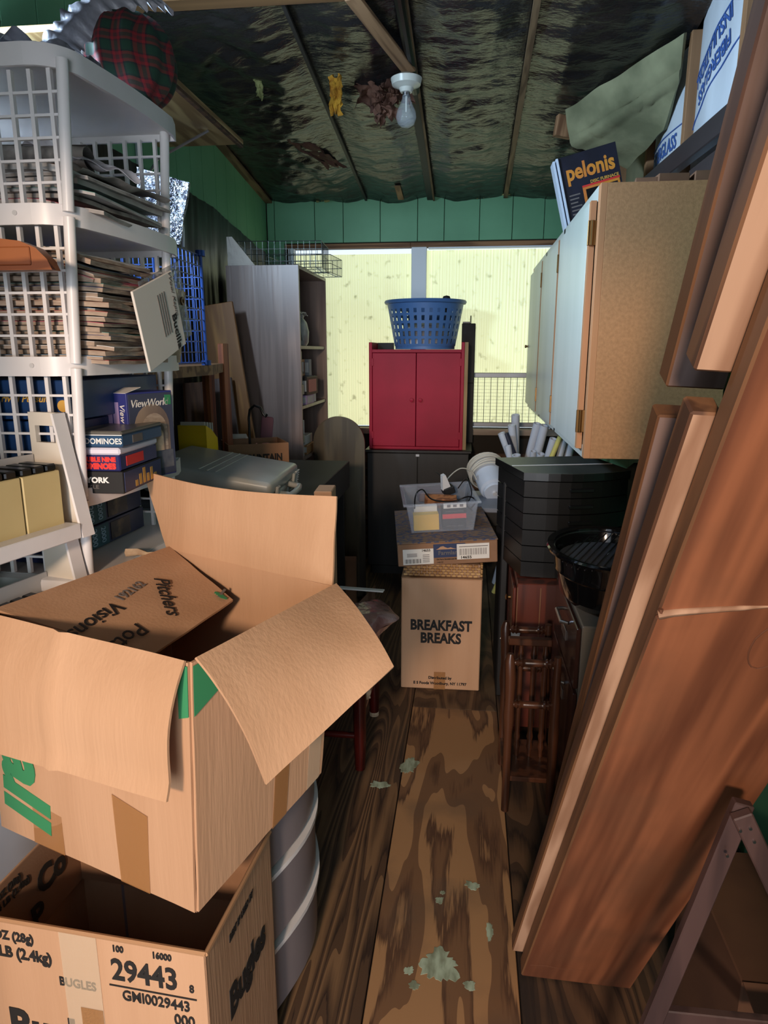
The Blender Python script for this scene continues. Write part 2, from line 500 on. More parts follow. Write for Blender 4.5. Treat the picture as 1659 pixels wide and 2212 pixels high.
def ribbed(x0, x1, z0, z1, y):
    n = int((x1 - x0) / 0.012)
    def f(u, v):
        x = x0 + (x1 - x0) * u
        return (x, y + 0.002 * math.sin(2 * PI * u * n / 2) + 0.004 * nz(x * 3, v * 3), z0 + (z1 - z0) * v)
    B().sheet(f, n * 2, 6, 0.002).build('panel', 'panel_sheet', win)
ribbed(WX0 + .03, -0.425, WZ0 + .01, 2.248, 0.05)
ribbed(-0.325, WX1 - .01, WZ0 + .01, 2.268, 0.05)
B().box(WX0 - .03, -0.44, .005, .03, WZ1 - .004, WZ1 + .028, .003).box(-0.44, WX1 + .1, .004, .03, WZ1 - .004, WZ1 + .028, .003).build('head_trim', 'bare_wood', win)
B().box(WX0 - .005, WX0 + .04, .0, .06, WZ0, WZ1, .003).build('side_frame', 'white_frame', win)
B().box(WX1 - .04, WX1, .0, .06, WZ0, WZ1, .003).build('side_frame', 'white_frame', win)
B().box(-0.432, -0.322, -.006, .06, WZ0, WZ1 - .004, .004).build('mullion', 'white_frame', win)
B().box(-0.312, WX1 - .04, .012, .05, 2.272, WZ1 - .004, .003).build('top_rail', 'white_frame', win)
mat('sill_wood', (176, 160, 146), 0.6, (140, 122, 108), 6, (0.3, 3, 3))
B().box(WX0 - .03, WX1 + .06, -.06, .06, WZ0 - .045, WZ0, .004).build('sill', 'sill_wood', win)
mat('pane_glass', (215, 225, 232), 0.05, alpha=0.10)
B().box(WX0 + .03, WX1 - .01, .085, .089, WZ0, WZ1).build('pane', 'pane_glass', win)
# grey metal grille set into the lower right of the window
mat('grille_grey', (132, 136, 142), 0.4, metal=0.4)
gr = thing('window_grille', 'grey metal window grille with thin wires at lower right of the window', 'grille', (0.27, YB + .015, 1.02))
B().box(-.26, .25, -.012, .012, 0.342, 0.378, .004).build('top_bar', 'grille_grey', gr)
B().box(-.26, .25, -.012, .012, -0.022, 0.012, .004).build('bottom_bar', 'grille_grey', gr)
for i in range(11):
    x = -.245 + .048 * i
    B().cyl((x, 0, .01), (x, 0, .345), .0022, n=5).build('wire', 'grille_grey', gr)
for i in range(13):
    z = .03 + .025 * i
    B().cyl((-.255, .003, z), (.245, .003, z), .0012, n=4).build('wire', 'grille_grey', gr)

# left wall high window
w2 = thing('window_2', 'narrow high window in the left wall behind the white shelf tower', 'window', (XL, 0, 0))
structure(w2)
B().box(-.06, 0.0, LWY0 - .03, LWY0, LWZ0 - .03, LWZ1 + .03, .002).box(-.06, 0.0, LWY1, LWY1 + .03, LWZ0 - .03, LWZ1 + .03, .002).box(-.06, 0.0, LWY0, LWY1, LWZ1, LWZ1 + .03, .002).box(-.06, 0.0, LWY0, LWY1, LWZ0 - .03, LWZ0, .002).build('frame', 'white_frame', w2)
B().box(-.035, -.031, LWY0, LWY1, LWZ0, LWZ1).build('pane', 'pane_glass', w2)

# --- ceiling: sagging black plastic under the rafters, held by laths
def plasticmat():
    m = mat('black_sheeting', (30, 30, 32), 0.27, (46, 44, 42), 2.2, bump=0.45, bscale=26, stretch=(1, 2.2, 1), spec=0.6)
    return m
plasticmat()
STR = (-1.46, -0.76, -0.30, 0.225, 0.86)
def ceil_fn(u, v):
    x = XL + (XR - XL) * u
    y = YF + (YB - YF) * v
    d = min(abs(x - s) for s in STR)
    sag = min(1.0, d / 0.16)
    w = 0.013 * nz(x * 2.2 + 9, y * 8 + 2.0 * nz(x * 3, y * 2), 3.1) + 0.007 * nz(x * 5, y * 17 + 1.5 * nz(x * 5, y * 3), 1.7) + 0.006 * nz(x * 16, y * 30, 5.0)
    w += 0.020 * nz(x * 4 + 3, y * 3, 7.7)
    if x < -0.8: w *= 1.7
    return (x, y, ceil_z(y) - 0.008 - 0.030 * sag + w * (0.25 + 0.75 * sag))
ce = structure(B().sheet(ceil_fn, 150, 330, 0.002).build('ceiling', 'black_sheeting', smooth=70))
structure(B().box(XL - .1, XR + .1, YF - .1, YB + .1, 0, .02, M=Matrix(((1, 0, 0, 0), (0, 1, 0, 0), (0, -0.12, 1, 2.63 + YB * .12 + .06), (0, 0, 0, 1)))).build('roof_deck', 'wall_core'))
woodmat('lath', (128, 104, 76), (92, 70, 48), 'y', 9, 0.7)
mat('lath_dark', (44, 42, 42), 0.6)
def lath(x, w, m, y0=YF + .05, y1=YB - .01, x2=None, dz=0.035, name='lath'):
    x2 = x if x2 is None else x2
    vs = []
    for y, xc in ((y0, x2), (y1, x)):
        z = ceil_z(y) - dz
        vs += [(xc - w / 2, y, z), (xc + w / 2, y, z), (xc + w / 2, y, z + .014), (xc - w / 2, y, z + .014)]
    return B().add(vs, [(0, 1, 2, 3), (7, 6, 5, 4), (0, 4, 5, 1), (1, 5, 6, 2), (2, 6, 7, 3), (3, 7, 4, 0)]).build(name, m, ce)
lath(-0.30, .045, 'lath_dark'); lath(-0.275, .012, 'lath', dz=.042)
lath(0.225, .028, 'lath'); lath(-0.76, .016, 'lath_dark', dz=.03)
lath(-1.475, .05, 'lath', dz=.03)
B().cyl((-0.30, 2.9, ceil_z(2.9) - .055), (-0.29, 3.7, ceil_z(3.7) - .05), .022, n=10).build('conduit', 'black_plastic', ce)
B().box(-.02, .02, 4.93, 5.2, 0, .004, M=Matrix(((1, 0.0, 0, -0.50), (0, 1, 0, 0), (0, -.12, 1, 2.63 + YB * .12 - .058), (0, 0, 0, 1))) @ Matrix.Rotation(0.0, 4, 'Z')).build('tape_strip', 'bare_wood_y', ce)
# tie beams
mat('beam_wood', (132, 98, 62), 0.75, (104, 74, 46), 5, (0.2, 3, 3))
structure(B().box(XL, XR, 2.90, 2.99, 2.855, 2.93, .003).build('trim_1', 'beam_wood'))
structure(B().box(XL, XR, 0.10, 0.16, 2.84, 2.93, .003).build('trim_2', 'beam_wood'))
bd = B().box(-.032, .032, 0, .58, 0, .014, .002).build('hanging_board', 'bare_wood_y', None, None, (-0.47, 2.93, 2.835), (D2R(-6), 0, D2R(-17)))
tag(bd, 'short wooden board hanging slack from the ceiling beam', 'board')

# --- torn brown paper and yellow insulation hanging from the ceiling
mat('kraft_torn', (112, 78, 62), 0.8, (76, 48, 38), 16, bump=0.4, bscale=30)
mat('yellow_fluff', (206, 158, 52), 0.95, (170, 116, 34), 30, bump=0.8, bscale=60)
mat('pale_fluff', (170, 170, 110), 0.95, (130, 132, 84), 30, bump=0.8, bscale=60)
def crumple(cx, cy, cz, w, h, seed, amp, ax=(1, 0, 0), ay=(0, 0.3, -1)):
    X = Vector(ax); Y = Vector(ay)
    def f(u, v):
        e = 0.25 * nz(u * 4 + seed, v * 4, seed)
        p = Vector((cx, cy, cz)) + X * ((u - .5) * w * (1 + e)) + Y * ((v - .0) * h * (1 + 0.3 * nz(u * 5 + seed, 2.2, seed)))
        a = amp
        p += Vector((a * nz(u * 5, v * 5, seed), 1.4 * a * nz(u * 5 + 7, v * 5, seed), a * nz(u * 5, v * 5 + 9, seed)))
        return p
    return f
t = thing('torn_paper', 'crumpled torn brown insulation paper hanging beside the light bulb', 'torn paper', (-0.40, 3.62, 2.80))
for i, (dx, dy, dz, w, h, sd) in enumerate(((-.08, 0, .02, .15, .13, 1.2), (.03, .0, .05, .12, .14, 4.4), (-.02, -.02, -.05, .10, .10, 7.5), (.07, .02, .07, .07, .08, 2.8), (-.05, -.03, -.06, .04, .12, 9.1))):
    B().sheet(crumple(dx, dy, dz, w, h, sd, .045), 14, 14, .002).build('scrap', 'kraft_torn', t, 50)
o = B().sheet(crumple(0, 0, 0, .055, .14, 3.3, .02), 10, 14, .008).build('insulation_tuft', 'yellow_fluff', None, 60, (-0.645, 3.5, 2.78))
tag(o, 'tuft of yellow insulation poking through the black ceiling plastic', 'insulation')
o = B().sheet(crumple(0, 0, 0, .03, .07, 6.3, .01), 8, 10, .006).build('insulation_tuft', 'pale_fluff', None, 60, (-1.02, 3.55, 2.80))
tag(o, 'small pale tuft of insulation in the left of the ceiling', 'insulation')
mat('rust_paper', (96, 62, 52), 0.85, (66, 44, 38), 14, bump=0.3, bscale=30)
o = B().sheet(crumple(0, 0, 0, .10, .50, 5.1, .03, (1, -.15, 0), (0.36, .88, -.12)), 10, 26, .003).build('torn_strip', 'rust_paper', None, 60, (-1.02, 4.18, 2.725))
tag(o, 'reddish brown torn strip on the ceiling plastic near the left wall', 'torn paper')
# ragged insulation along the top of the back wall
for i, x in enumerate((-1.25, -1.07, -0.86, -0.62, -0.44, 0.05, 0.24)):
    o = B().sheet(crumple(0, 0, 0, .07 + .03 * (i % 3), .035 + .015 * (i % 2), 2.3 * i + 1, .012), 8, 6, .006).build('insulation_tuft', 'pale_fluff', ce, 60, (x, YB - .03, 2.655))

# --- right wall above the cabinets: studs and paper-faced batts
mat('stud_wood', (150, 112, 78), 0.75, (124, 90, 60), 5, (3, 3, 0.3))
for yy in (1.2, 1.98, 2.73, 3.36, 4.02, 4.7):
    B().box(XR - .02, XR + .09, yy, yy + .042, 2.12, ceil_z(yy) - .02, .002).build('stud', 'stud_wood', wr)
mat('batt_paper', (206, 214, 222), 0.5, (190, 198, 206), 5, bump=0.25, bscale=9, stretch=(1, 1, .4))
mat('batt_aged', (128, 126, 98), 0.8, (98, 98, 76), 4, bump=0.3, bscale=12)
BF = {}
def batt(y0, y1, z0, z1, m, label, seed):
    def f(u, v):
        y = y0 + (y1 - y0) * u; z = z0 + (z1 - z0) * v
        b = 0.030 * math.sin(PI * u) ** 0.6 + 0.010 * nz(y * 6 + seed, z * 4, seed) * math.sin(PI * u)
        return (XR + .05 - b, y, z)
    o = B().sheet(f, 14, 26, .03).build('insulation_batt', m, None, 60)
    tag(o, label, 'insulation')
    BF[label] = lambda y, z: f((y - y0) / (y1 - y0), (z - z0) / (z1 - z0))[0] - .0335
    return o
b1 = batt(2.775, 3.355, 2.12, ceil_z(2.8) - .03, 'batt_paper', 'white paper insulation batt with upside-down blue FIBERGLASS INSULATION print', 1.1)
b2 = batt(3.405, 4.015, 2.12, ceil_z(3.4) - .03, 'batt_paper', 'wrinkled white paper insulation batt between studs, second from the lumber', 2.2)
b3 = batt(4.065, 4.695, 2.12, ceil_z(4.1) - .03, 'batt_aged', 'aged olive paper insulation batt behind the heater box', 3.3)
batt(2.025, 2.725, 2.12, ceil_z(2.1) - .03, 'batt_paper', 'plain white paper insulation batt nearest the leaning lumber', 4.4)
def batt_text(par, s, y, z, size, flip, bold=.0015, tilt=0):
    # reads along -Y on a wall that faces -X (upright) or along +Y upside down
    xd = (0, -1, 0) if not flip else (0, 1, 0)
    yd = (0, 0, 1) if not flip else (0, 0, -1)
    R = Matrix.Rotation(D2R(tilt), 3, 'X')
    o = text(s, size, 'print_blue', par, (XR, y, z), R @ Vector(xd), R @ Vector(yd), bold=bold, sx=.88)
    bf = BF[par['label']]
    for v in o.data.vertices: v.co.x = bf(v.co.y, v.co.z) - (XR - v.co.x)
    return o
batt_text(b1, 'FIBERGLASS', 3.085, 2.60, .078, True, tilt=-17)
batt_text(b1, 'INSULATION', 3.11, 2.68, .078, True, tilt=-17)
def bline(par, pts):
    bf = BF[par['label']]
    B().tube([(bf(y, z) + .001, y, z) for y, z in pts], .003, 4).build('print_line', 'print_blue', par)
for dz in (-.115, .065): bline(b1, [(2.83 + .051 * i, 2.73 + dz - .0156 * i) for i in range(11)])
batt_text(b2, 'FIBERGLASS', 3.73, 2.47, .088, False)
batt_text(b2, 'INSULATION', 3.73, 2.385, .088, False)
for zz in (2.33, 2.525): bline(b2, [(3.46 + .05 * i, zz) for i in range(11)])
# sagging batt across the ceiling corner
mat('batt_sag', (150, 150, 116), 0.85, (108, 110, 82), 5, bump=0.35, bscale=14)
def sagf(u, v):
    # ceiling edge, sagging fold, then back to the studs
    E = [((0.46, 3.92, 2.735), (0.86, 3.37, 2.835)), ((0.50, 3.98, 2.60), (0.875, 3.46, 2.715)), ((0.80, 4.06, 2.50), (0.884, 3.66, 2.56))]
    s_ = v * 2; i = min(int(s_), 1)
    p = lerp(lerp(E[i][0], E[i][1], u), lerp(E[i + 1][0], E[i + 1][1], u), s_ - i)
    p += Vector((0, 0, -0.02 * math.sin(PI * min(1, s_)) + 0.010 * nz(u * 5, v * 5, 8.8)))
    if .42 < v < .58: p.z -= 0.008 + 0.012 * nz(u * 18, 1, 3)
    return p
tag(B().sheet(sagf, 36, 24, .02).build('sagging_batt', 'batt_sag', None, 60), 'long pale insulation batt sagging from the ceiling above the wall cabinet', 'insulation')
tag(B().box(-.045, .045, -.02, .02, -.05, .05, .002).build('wood_block', 'bare_wood_z', None, None, (0.455, 4.02, 2.68), (0, D2R(8), D2R(15))), 'small wooden block at the end of the sagging insulation', 'wood block')
def sag2(u, v):
    p = bil((0.74, 3.95, 2.60), (0.87, 3.1, 2.70), (0.87, 3.1, 2.35), (0.80, 3.95, 2.25), u, v)
    return p + Vector((-0.03 * math.sin(PI * u) * math.sin(PI * v) + .015 * nz(u * 4, v * 5, 2.2), 0, 0))

# --- black plastic hung on the left wall
mat('wall_plastic', (14, 14, 16), 0.35, (22, 22, 25), 3, bump=0.4, bscale=12, stretch=(1, 1, .3))
def wp(u, v):
    y = 2.26 + (5.22 - 2.26) * u
    top = 2.36 - 0.13 * max(0, (y - 4.0)) / 1.2 + 0.02 * nz(y * 3, 1, 1) + (0.05 if y < 2.4 else 0)
    z = 0.02 + (top - 0.02) * v
    return (XL + .03 + 0.018 * nz(y * 7, z * 1.2, 2) + 0.008 * nz(y * 22, z * 3, 4), y, z)
tag(B().sheet(wp, 150, 40, .0015).build('plastic_sheet', 'wall_plastic', None, 70), 'black plastic sheet hanging over the lower left wall', 'plastic sheet')

# --- plank shelf high on the left wall
woodmat('shelf_wood', (172, 146, 100), (128, 100, 62), 'y', 6, 0.6, 10)
sh = thing('wall_shelf', 'long wooden plank shelf high on the left green wall', 'shelf', (XL, 2.45, 2.44))
B().box(.004, .42, -.2, 1.02, .06, .08, .002).build('plank', 'shelf_wood', sh)
B().box(.40, .42, -.2, 1.02, .045, .0599, .002).build('front_strip', 'dark_wood', sh)
for yy in (-.1, .78):
    B().tube([(.012, yy, -.16), (.10, yy, -.05), (.34, yy, .055)], .006, 6).box(.002, .014, yy - .012, yy + .012, -.19, .058).build('bracket', 'steel', sh)
# ================================================================== RIGHT SIDE
# --- wall cabinet with three doors
mat('particle_board', (176, 130, 90), 0.8, (160, 117, 80), 85, bump=0.08, bscale=200, detail=6)
mat('door_front', (196, 200, 194), 0.38, (178, 184, 176), 3, (1, 1, .15))
mat('pine_strip', (182, 132, 92), 0.7, (166, 116, 80), 4, (3, 3, .2))
cb = thing('wall_cabinet', 'particle board wall cabinet with three pale doors on the right wall', 'cabinet', (0.42, 2.55, 1.175))
CL, CH, CDp = 2.50, 0.92, 0.455
B().box(.022, CDp, .0, .018, 0, CH, .001).build('side_panel', 'particle_board', cb)
B().box(.022, CDp, CL - .018, CL, 0, CH, .001).build('side_panel', 'particle_board', cb)
B().box(.022, CDp, .018, CL - .018, 0, .018).build('bottom_panel', 'particle_board', cb)
B().box(.022, CDp, .018, CL - .018, CH - .018, CH).build('top_panel', 'particle_board', cb)
B().box(CDp - .008, CDp, .018, CL - .018, .018, CH - .018).build('back_panel', 'particle_board', cb)
B().box(.0, .022, .0, .042, 0, CH, .001).build('face_stile', 'pine_strip', cb)
for yy in (.90, 1.66, CL - .04):
    B().box(.0, .022, yy - .02, yy + .02, 0, CH).build('face_stile', 'pine_strip', cb)
B().box(.0, .022, .042, CL - .06, CH - .05, CH).build('face_rail', 'door_front', cb)
B().box(.0, .022, .042, CL - .06, 0, .045).build('face_rail', 'door_front', cb)
mat('brass_hinge', (120, 92, 58), 0.35, metal=1.0)
for i, (y0, y1) in enumerate(((.05, .885), (.905, 1.645), (1.665, 2.44))):
    d = B().box(-.021, -.002, y0 + .035, y1, .03, CH - .045, .002).build('door', 'door_front', cb)
    e = B().box(-.021, -.002, y0, y0 + .034, .03, CH - .045, .0).build('edge_strip', 'pine_strip', d)
    for zz in (.10, CH - .18):
        h = B().box(-.026, .006, -.010, -.001, -.04, .04, .001).cyl((-.012, -.012, -.04), (-.012, -.012, .04), .006, n=8).build('hinge', 'brass_hinge', d, None, (-.002, y0 - .001, zz + .03))
    if i == 2: B().lathe([(.0, 0), (.008, 0), (.006, .008), (.011, .016), (.009, .022), (.0, .024)], 12).build('knob', 'brass_hinge', d, 40, (-.021, y1 - .05, CH / 2 - .05), (0, D2R(-90), 0))

# --- things on top of the wall cabinet
mat('box_navy', (18, 18, 30), 0.45, (28, 28, 44), 12)
mat('box_white_edge', (196, 208, 224), 0.6)
mat('box_orange', (212, 140, 46), 0.5, (206, 108, 56), 6)
px = thing('heater_box', 'dark heater box with big orange lettering tilted on top of the wall cabinet', 'box', (0.475, 3.60, 2.0965), (0, D2R(-14.5), 0))
B().box(0, .265, 0.012, .10, 0, .345, .001).build('carton', 'box_navy', px)
B().box(-.028, -.018, -.004, .09, 0.0, .335, .001).box(-.012, -.001, -.002, .10, 0.0, .343, .001).build('inner_flap', 'box_white_edge', px)
text('pelonis', .098, 'box_orange', px, (.135, .0113, .265), (1, 0, 0), (0, 0, 1), bold=.003, sx=.80)
text('DISC FURNACE', .019, 'print_gold', px, (.190, .0113, .205), (1, 0, 0), (0, 0, 1), bold=.0006, sx=1.0)
ph = B().box(.085, .255, .0095, .0115, .02, .192).build('picture', 'box_orange', px)
B().box(.098, .244, .0078, .0094, .02, .178).build('heater_photo', 'black_plastic', ph)
B().cyl((.172, .0074, .10), (.172, .0066, .10), .055, n=24).build('heater_fan', 'box_navy', ph)
B().box(.085, .258, .0085, .0115, .189, .197).build('red_band', 'print_red', ph)
for k in range(9):
    B().box(.02, .07 - .008 * (k % 3), .0108, .0119, .165 - .017 * k, .171 - .017 * k).build('fine_print', 'print_grey', px)
mat('shingle', (116, 84, 62), 0.8, (92, 64, 46), 8, (1, .4, 1))
for i, (x, y, L, w, h, rz, tx) in enumerate(((.50, 2.62, .50, .055, .014, 4, 0), (.575, 2.60, .60, .07, .022, -6, 0), (.66, 2.585, .55, .10, .03, 3, 0), (.775, 2.58, .75, .10, .035, -2, 0))):
    o = B().box(-w / 2, w / 2, 0, L, 0, h, .002).build('scrap_board', 'shingle', None, None, (x, y, 2.0965), (0, D2R(tx), D2R(rz)))
    tag(o, ('thin narrow wood offcut lying at the front corner on top of the wall cabinet', 'yellowish wood offcut second from the door edge on top of the wall cabinet', 'wide brown wood offcut in the middle of the cabinet top', 'dark brown board on the cabinet top closest to the right wall')[i], 'wood scrap')
mat('dark_rail', (54, 48, 50), 0.5, (44, 38, 40), 6, (1, .2, 1))
o = B().box(-.02, .02, 0, 2.1, -.04, .04, .004).build('long_board', 'dark_rail', None, None, (0.822, 1.60, 2.262), (D2R(1.6), 0, 0))
tag(o, 'upper long dark board running along the studs above the wall cabinet', 'board')
o = B().box(-.02, .02, 0, 1.3, -.03, .03, .004).build('long_board', 'dark_rail', None, None, (0.815, 1.62, 2.165), (D2R(0.6), 0, 0))
tag(o, 'lower long dark board running along the studs just above the cabinet top', 'board')
for yy in (1.65, 2.35):
    B().box(XR - .028, XR, yy - .03, yy + .03, 2.10, 2.33, .002).build('cleat', 'bare_wood_z', wr)

# --- leaning lumber
woodmat('plank_face', (142, 88, 60), (88, 50, 34), 'z', 7, 0.45, 16, (0.05, 0.9), 6.0, ((104, 68, 48), 4.0, 0.48, 0.75))
woodmat('plank_pale', (172, 136, 110), (136, 100, 76), 'z', 9, 0.7, 9, (.2, .75))
woodmat('plank_grey', (128, 108, 104), (104, 84, 78), 'z', 8, 0.6, 10)
woodmat('plank_side', (116, 78, 50), (80, 50, 32), 'z', 8, 0.65, 12)  # board edges, with the shade of their turned-away sides put into the brown
def board(name, label, foot, direction, a0, a1, n0, n1, t0, t1, m, sidem, loc_roll=None, details=None):
    """board along 'direction' starting at foot; a = across (+x), n = thickness (towards the back)"""
    l = Vector(direction).normalized()
    xw = Vector((1, 0, 0)); xw = (xw - l * xw.dot(l)).normalized()
    n = l.cross(xw)
    if n.y < 0: n = -n
    M = Matrix(((xw.x, n.x, l.x, foot[0]), (xw.y, n.y, l.y, foot[1]), (xw.z, n.z, l.z, foot[2]), (0, 0, 0, 1)))
    bb = B().box(a0, a1, n0, n1, t0, t1, .003)
    me = bb.mesh(name)
    me.materials.append(MATS[m]); me.materials.append(MATS[sidem])
    for p in me.polygons:
        p.material_index = 0 if abs(p.normal.y) > .8 else 1
    o = link(name, me, None)
    o.matrix_world = M
    tag(o, label, 'board')
    return o
FT = Vector((0.173, 1.487, 0.0)); LD = Vector((.07, -.48, 1.0)).normalized()
pk = board('wide_plank', 'wide reddish brown plank leaning toward the camera at right', FT, LD, 0.0, .272, 0.0, .04, 0.008, 3.02, 'plank_face', 'plank_side')
mat('crack', (96, 58, 38), 0.8)
def crack(path, r):
    B().tube(path, r, 5).build('crack', 'crack', pk)
B().tube([(.001, -.001, 1.345), (.02, -.001, 1.352), (.06, -.001, 1.362), (.10, -.0005, 1.37), (.15, .0015, 1.378)], .005, 6, [.007, .006, .005, .004, .001]).build('splinter', 'plank_pale', pk, 60)
B().tube([(.001, -.001, 1.34), (.004, -.003, 1.347), (.002, -.001, 1.356)], .003, 6).build('crack', 'crack', pk)
crack([(.012, 0, .085), (.05, 0, .092), (.09, 0, .085), (.14, .0005, .094), (.2, .0008, .09)], .0006)
knot = [(.158 + .022 * math.cos(t) * (1 + .2 * nz(math.cos(t) * 2, math.sin(t) * 2)), 1.30 + .045 * math.sin(t)) for t in [2 * PI * i / 20 for i in range(20)]]
B().tube([(x, -.0004, z) for x, z in knot + knot[:1]], .0012, 5).build('knot_ring', 'crack', pk)
board('lumber_board', 'pale edged board behind the wide plank, its sawn top below the others', FT, LD, -.024, .012, .046, .086, 0.03, 1.625, 'plank_pale', 'plank_side')
board('lumber_board', 'pale edged board in the upper right, its sawn lower end over the wide plank', FT, LD, -.036, .02, .046, .086, 1.675, 3.0, 'plank_pale', 'plank_side')
FA = Vector((0.186, 1.61, 0.0)); LA = (Vector((0.269, 1.03, 1.462)) - FA).normalized()
board('lumber_board', 'grey weathered board at the left of the leaning lumber, reaching half way up', FA, LA, 0.0, .075, .0, .040, 0.02, 1.575, 'plank_grey', 'plank_side')
FC = FA
board('lumber_board', 'grey weathered board hanging beside the wall cabinet, its lower end free', FC, LA, 0.0, .08, .0, .045, 1.618, 2.85, 'plank_grey', 'plank_side')

# --- dark easel frame in the lower right corner
woodmat('easel_wood', (76, 56, 54), (58, 42, 42), 'z', 8, 0.5, 12)
ez = thing('easel_frame', 'dark brown wooden A-shaped easel frame standing by the plank foot', 'easel', (0.432, 1.0, 0))
def bar(p0, p1, w, th, m, par, name):
    p0 = Vector(p0); p1 = Vector(p1); d = (p1 - p0).normalized(); yv = Vector((0, 1, 0)); xv = yv.cross(d).normalized()
    M = Matrix(((xv.x, yv.x, d.x, p0.x), (xv.y, yv.y, d.y, p0.y), (xv.z, yv.z, d.z, p0.z), (0, 0, 0, 1)))
    return B().box(-w / 2, w / 2, -th / 2, th / 2, 0, (p1 - p0).length, .002, M=M).build(name, m, par)
bar((-.196, 0, 0.004), (0.006, 0, .875), .030, .018, 'easel_wood', ez, 'leg')
bar((.44, -.019, 0.004), (-.004, -.019, .868), .030, .018, 'easel_wood', ez, 'leg')
bar((-.10, .01, .45), (.22, .01, .45), .03, .016, 'easel_wood', ez, 'crossbar')
for x, z in ((-.006, .845), (.008, .85), (.016, .828), (-.02, .80)):
    B().cyl((x, -.028, z), (x, -.031, z), .0025, n=8).build('nail', 'steel', ez)
# --- dark cardboard carton behind the easel
mat('carton_brown', (88, 60, 42), 0.85, (76, 50, 36), 6)
dc = thing('dark_carton', 'dim brown cardboard carton on the floor behind the easel', 'box', (0.70, 1.28, 0))
B().box(-.17, .17, -.16, .2, 0, .42, .003).build('carton', 'carton_brown', dc)
B().sheet(lambda u, v: bil((-.17, -.16, .42), (.17, -.16, .42), (.19, -.26, .37), (-.15, -.27, .36), u, v), 6, 6, .004).build('flap', 'carton_brown', dc)

# --- spindle rack beside the file cabinet
woodmat('walnut', (78, 46, 30), (46, 26, 17), 'z', 8, 0.3, 10)
sr = thing('spindle_rack', 'small brown turned-wood rack with rails standing by the grey file cabinet', 'rack', (0.165, 2.15, 0))
def turned(p0, p1, r, beads=True):
    p0 = Vector(p0); p1 = Vector(p1); n = 22
    rr = []
    for i in range(n + 1):
        t = i / n
        q = r * (0.8 + 0.25 * math.sin(PI * t))
        if beads and (abs(t - .08) < .03 or abs(t - .92) < .03 or abs(t - .2) < .02 or abs(t - .8) < .02): q = r * 1.35
        rr.append(q)
    return B().tube([lerp(p0, p1, i / n) for i in range(n + 1)], r, 10, rr)
def post(y):
    P = [(0.0, y, 0.0), (0.0, y, .3), (0.0, y, .36), (0.0, y, .42), (0.0, y, .5), (-.004, y, .56), (-.002, y, .585)]
    return B().tube(P, .014, 10, [.013, .014, .02, .016, .02, .018, .01])
for yy in (0.0, .28): post(yy).build('post', 'walnut', sr, 60)
for yy in (0.0, .28):
    B().tube([(0.15, yy, 0), (.15, yy, .3), (.15, yy, .58)], .014, 10, [.013, .018, .012]).build('post', 'walnut', sr, 60)
    for z in (.405, .555): turned((.012, yy, z), (.14, yy, z), .0125).build('rail', 'walnut', sr, 60)
B().box(-.01, .165, .02, .27, .10, .118, .003).build('shelf', 'walnut', sr)
for x in (.045, .09, .13):
    turned((x, .16, .118), (x, .16, .55), .009).build('spindle', 'walnut', sr, 60)
B().box(.0, .15, .145, .175, .55, .575, .003).build('top_rail', 'walnut', sr)

# --- grey file cabinet with the roaster on it
mat('file_grey', (104, 98, 90), 0.45, (96, 90, 82), 5)
mat('file_front', (46, 28, 24), 0.25)
fc = thing('file_cabinet', 'grey two-drawer metal file cabinet with dark drawer fronts toward the aisle', 'cabinet', (0.345, 2.0, 0))
B().box(.014, .42, 0, .52, 0, .75, .004).build('body', 'file_grey', fc)
for z0, z1 in ((.02, .525), (.54, .738)):
    d = B().box(0, .0135, .01, .51, z0, z1, .003).build('drawer', 'file_front', fc)
    B().tube([(0, .18, z1 - .05), (-.022, .19, z1 - .05), (-.022, .31, z1 - .05), (0, .32, z1 - .05)], .006, 8).build('handle', 'steel', d)
    B().box(-.004, 0, .20, .30, z1 - .12, z1 - .085, .001).build('label_holder', 'steel', d)
mat('enamel', (10, 10, 12), 0.12, coat=0.5, c2=(22, 22, 26), nscale=220, lo=.62, hi=.7)
ro = thing('roaster_pan', 'black enamel oval roaster pan with wire rack on the file cabinet', 'roaster', (0.475, 2.24, 0.752))
B().lathe([(.0, 0.0), (.62, 0.0), (.76, .03), (.82, .10), (.86, .108), (.86, .12), (.90, .168), (.99, .172), (1.0, .180), (.98, .186), (.885, .182), (.85, .12), (.80, .10), (.74, .04), (.6, .008), (.0, .008)], 48, sx=.205, sy=.27, close=False).build('pan', 'enamel', ro, 35)
mat('wire_dark', (60, 60, 64), 0.3, metal=0.8)
ring = [(.178 * math.cos(t), .238 * math.sin(t), .172) for t in [2 * PI * i / 40 for i in range(41)]]
B().tube(ring, .003, 6).build('rack_ring', 'wire_dark', ro)
mat('rack_plate', (96, 96, 104), 0.35, metal=0.6)
B().lathe([(.0, 0.135), (.80, .135), (.80, .138), (.0, .138)], 40, sx=.205, sy=.27, close=False).build('drip_tray', 'rack_plate', ro)
for i in range(13):
    q = -0.92 + 1.84 * i / 12
    c = math.sqrt(max(0, 1 - q * q))
    # wires run obliquely
    a = Vector((q * .178 * .8 - .1 * c, -.238 * c, .172)); b = Vector((q * .178 * .8 + .1 * c, .238 * c, .172))
    B().cyl(a, b, .0022, n=5).build('rack_wire', 'wire_dark', ro)
for s in (-1, 1):
    B().tube([(-.03, s * .262, .165), (-.03, s * .295, .168), (.03, s * .295, .168), (.03, s * .262, .165)], .006, 7).build('handle', 'enamel', ro)

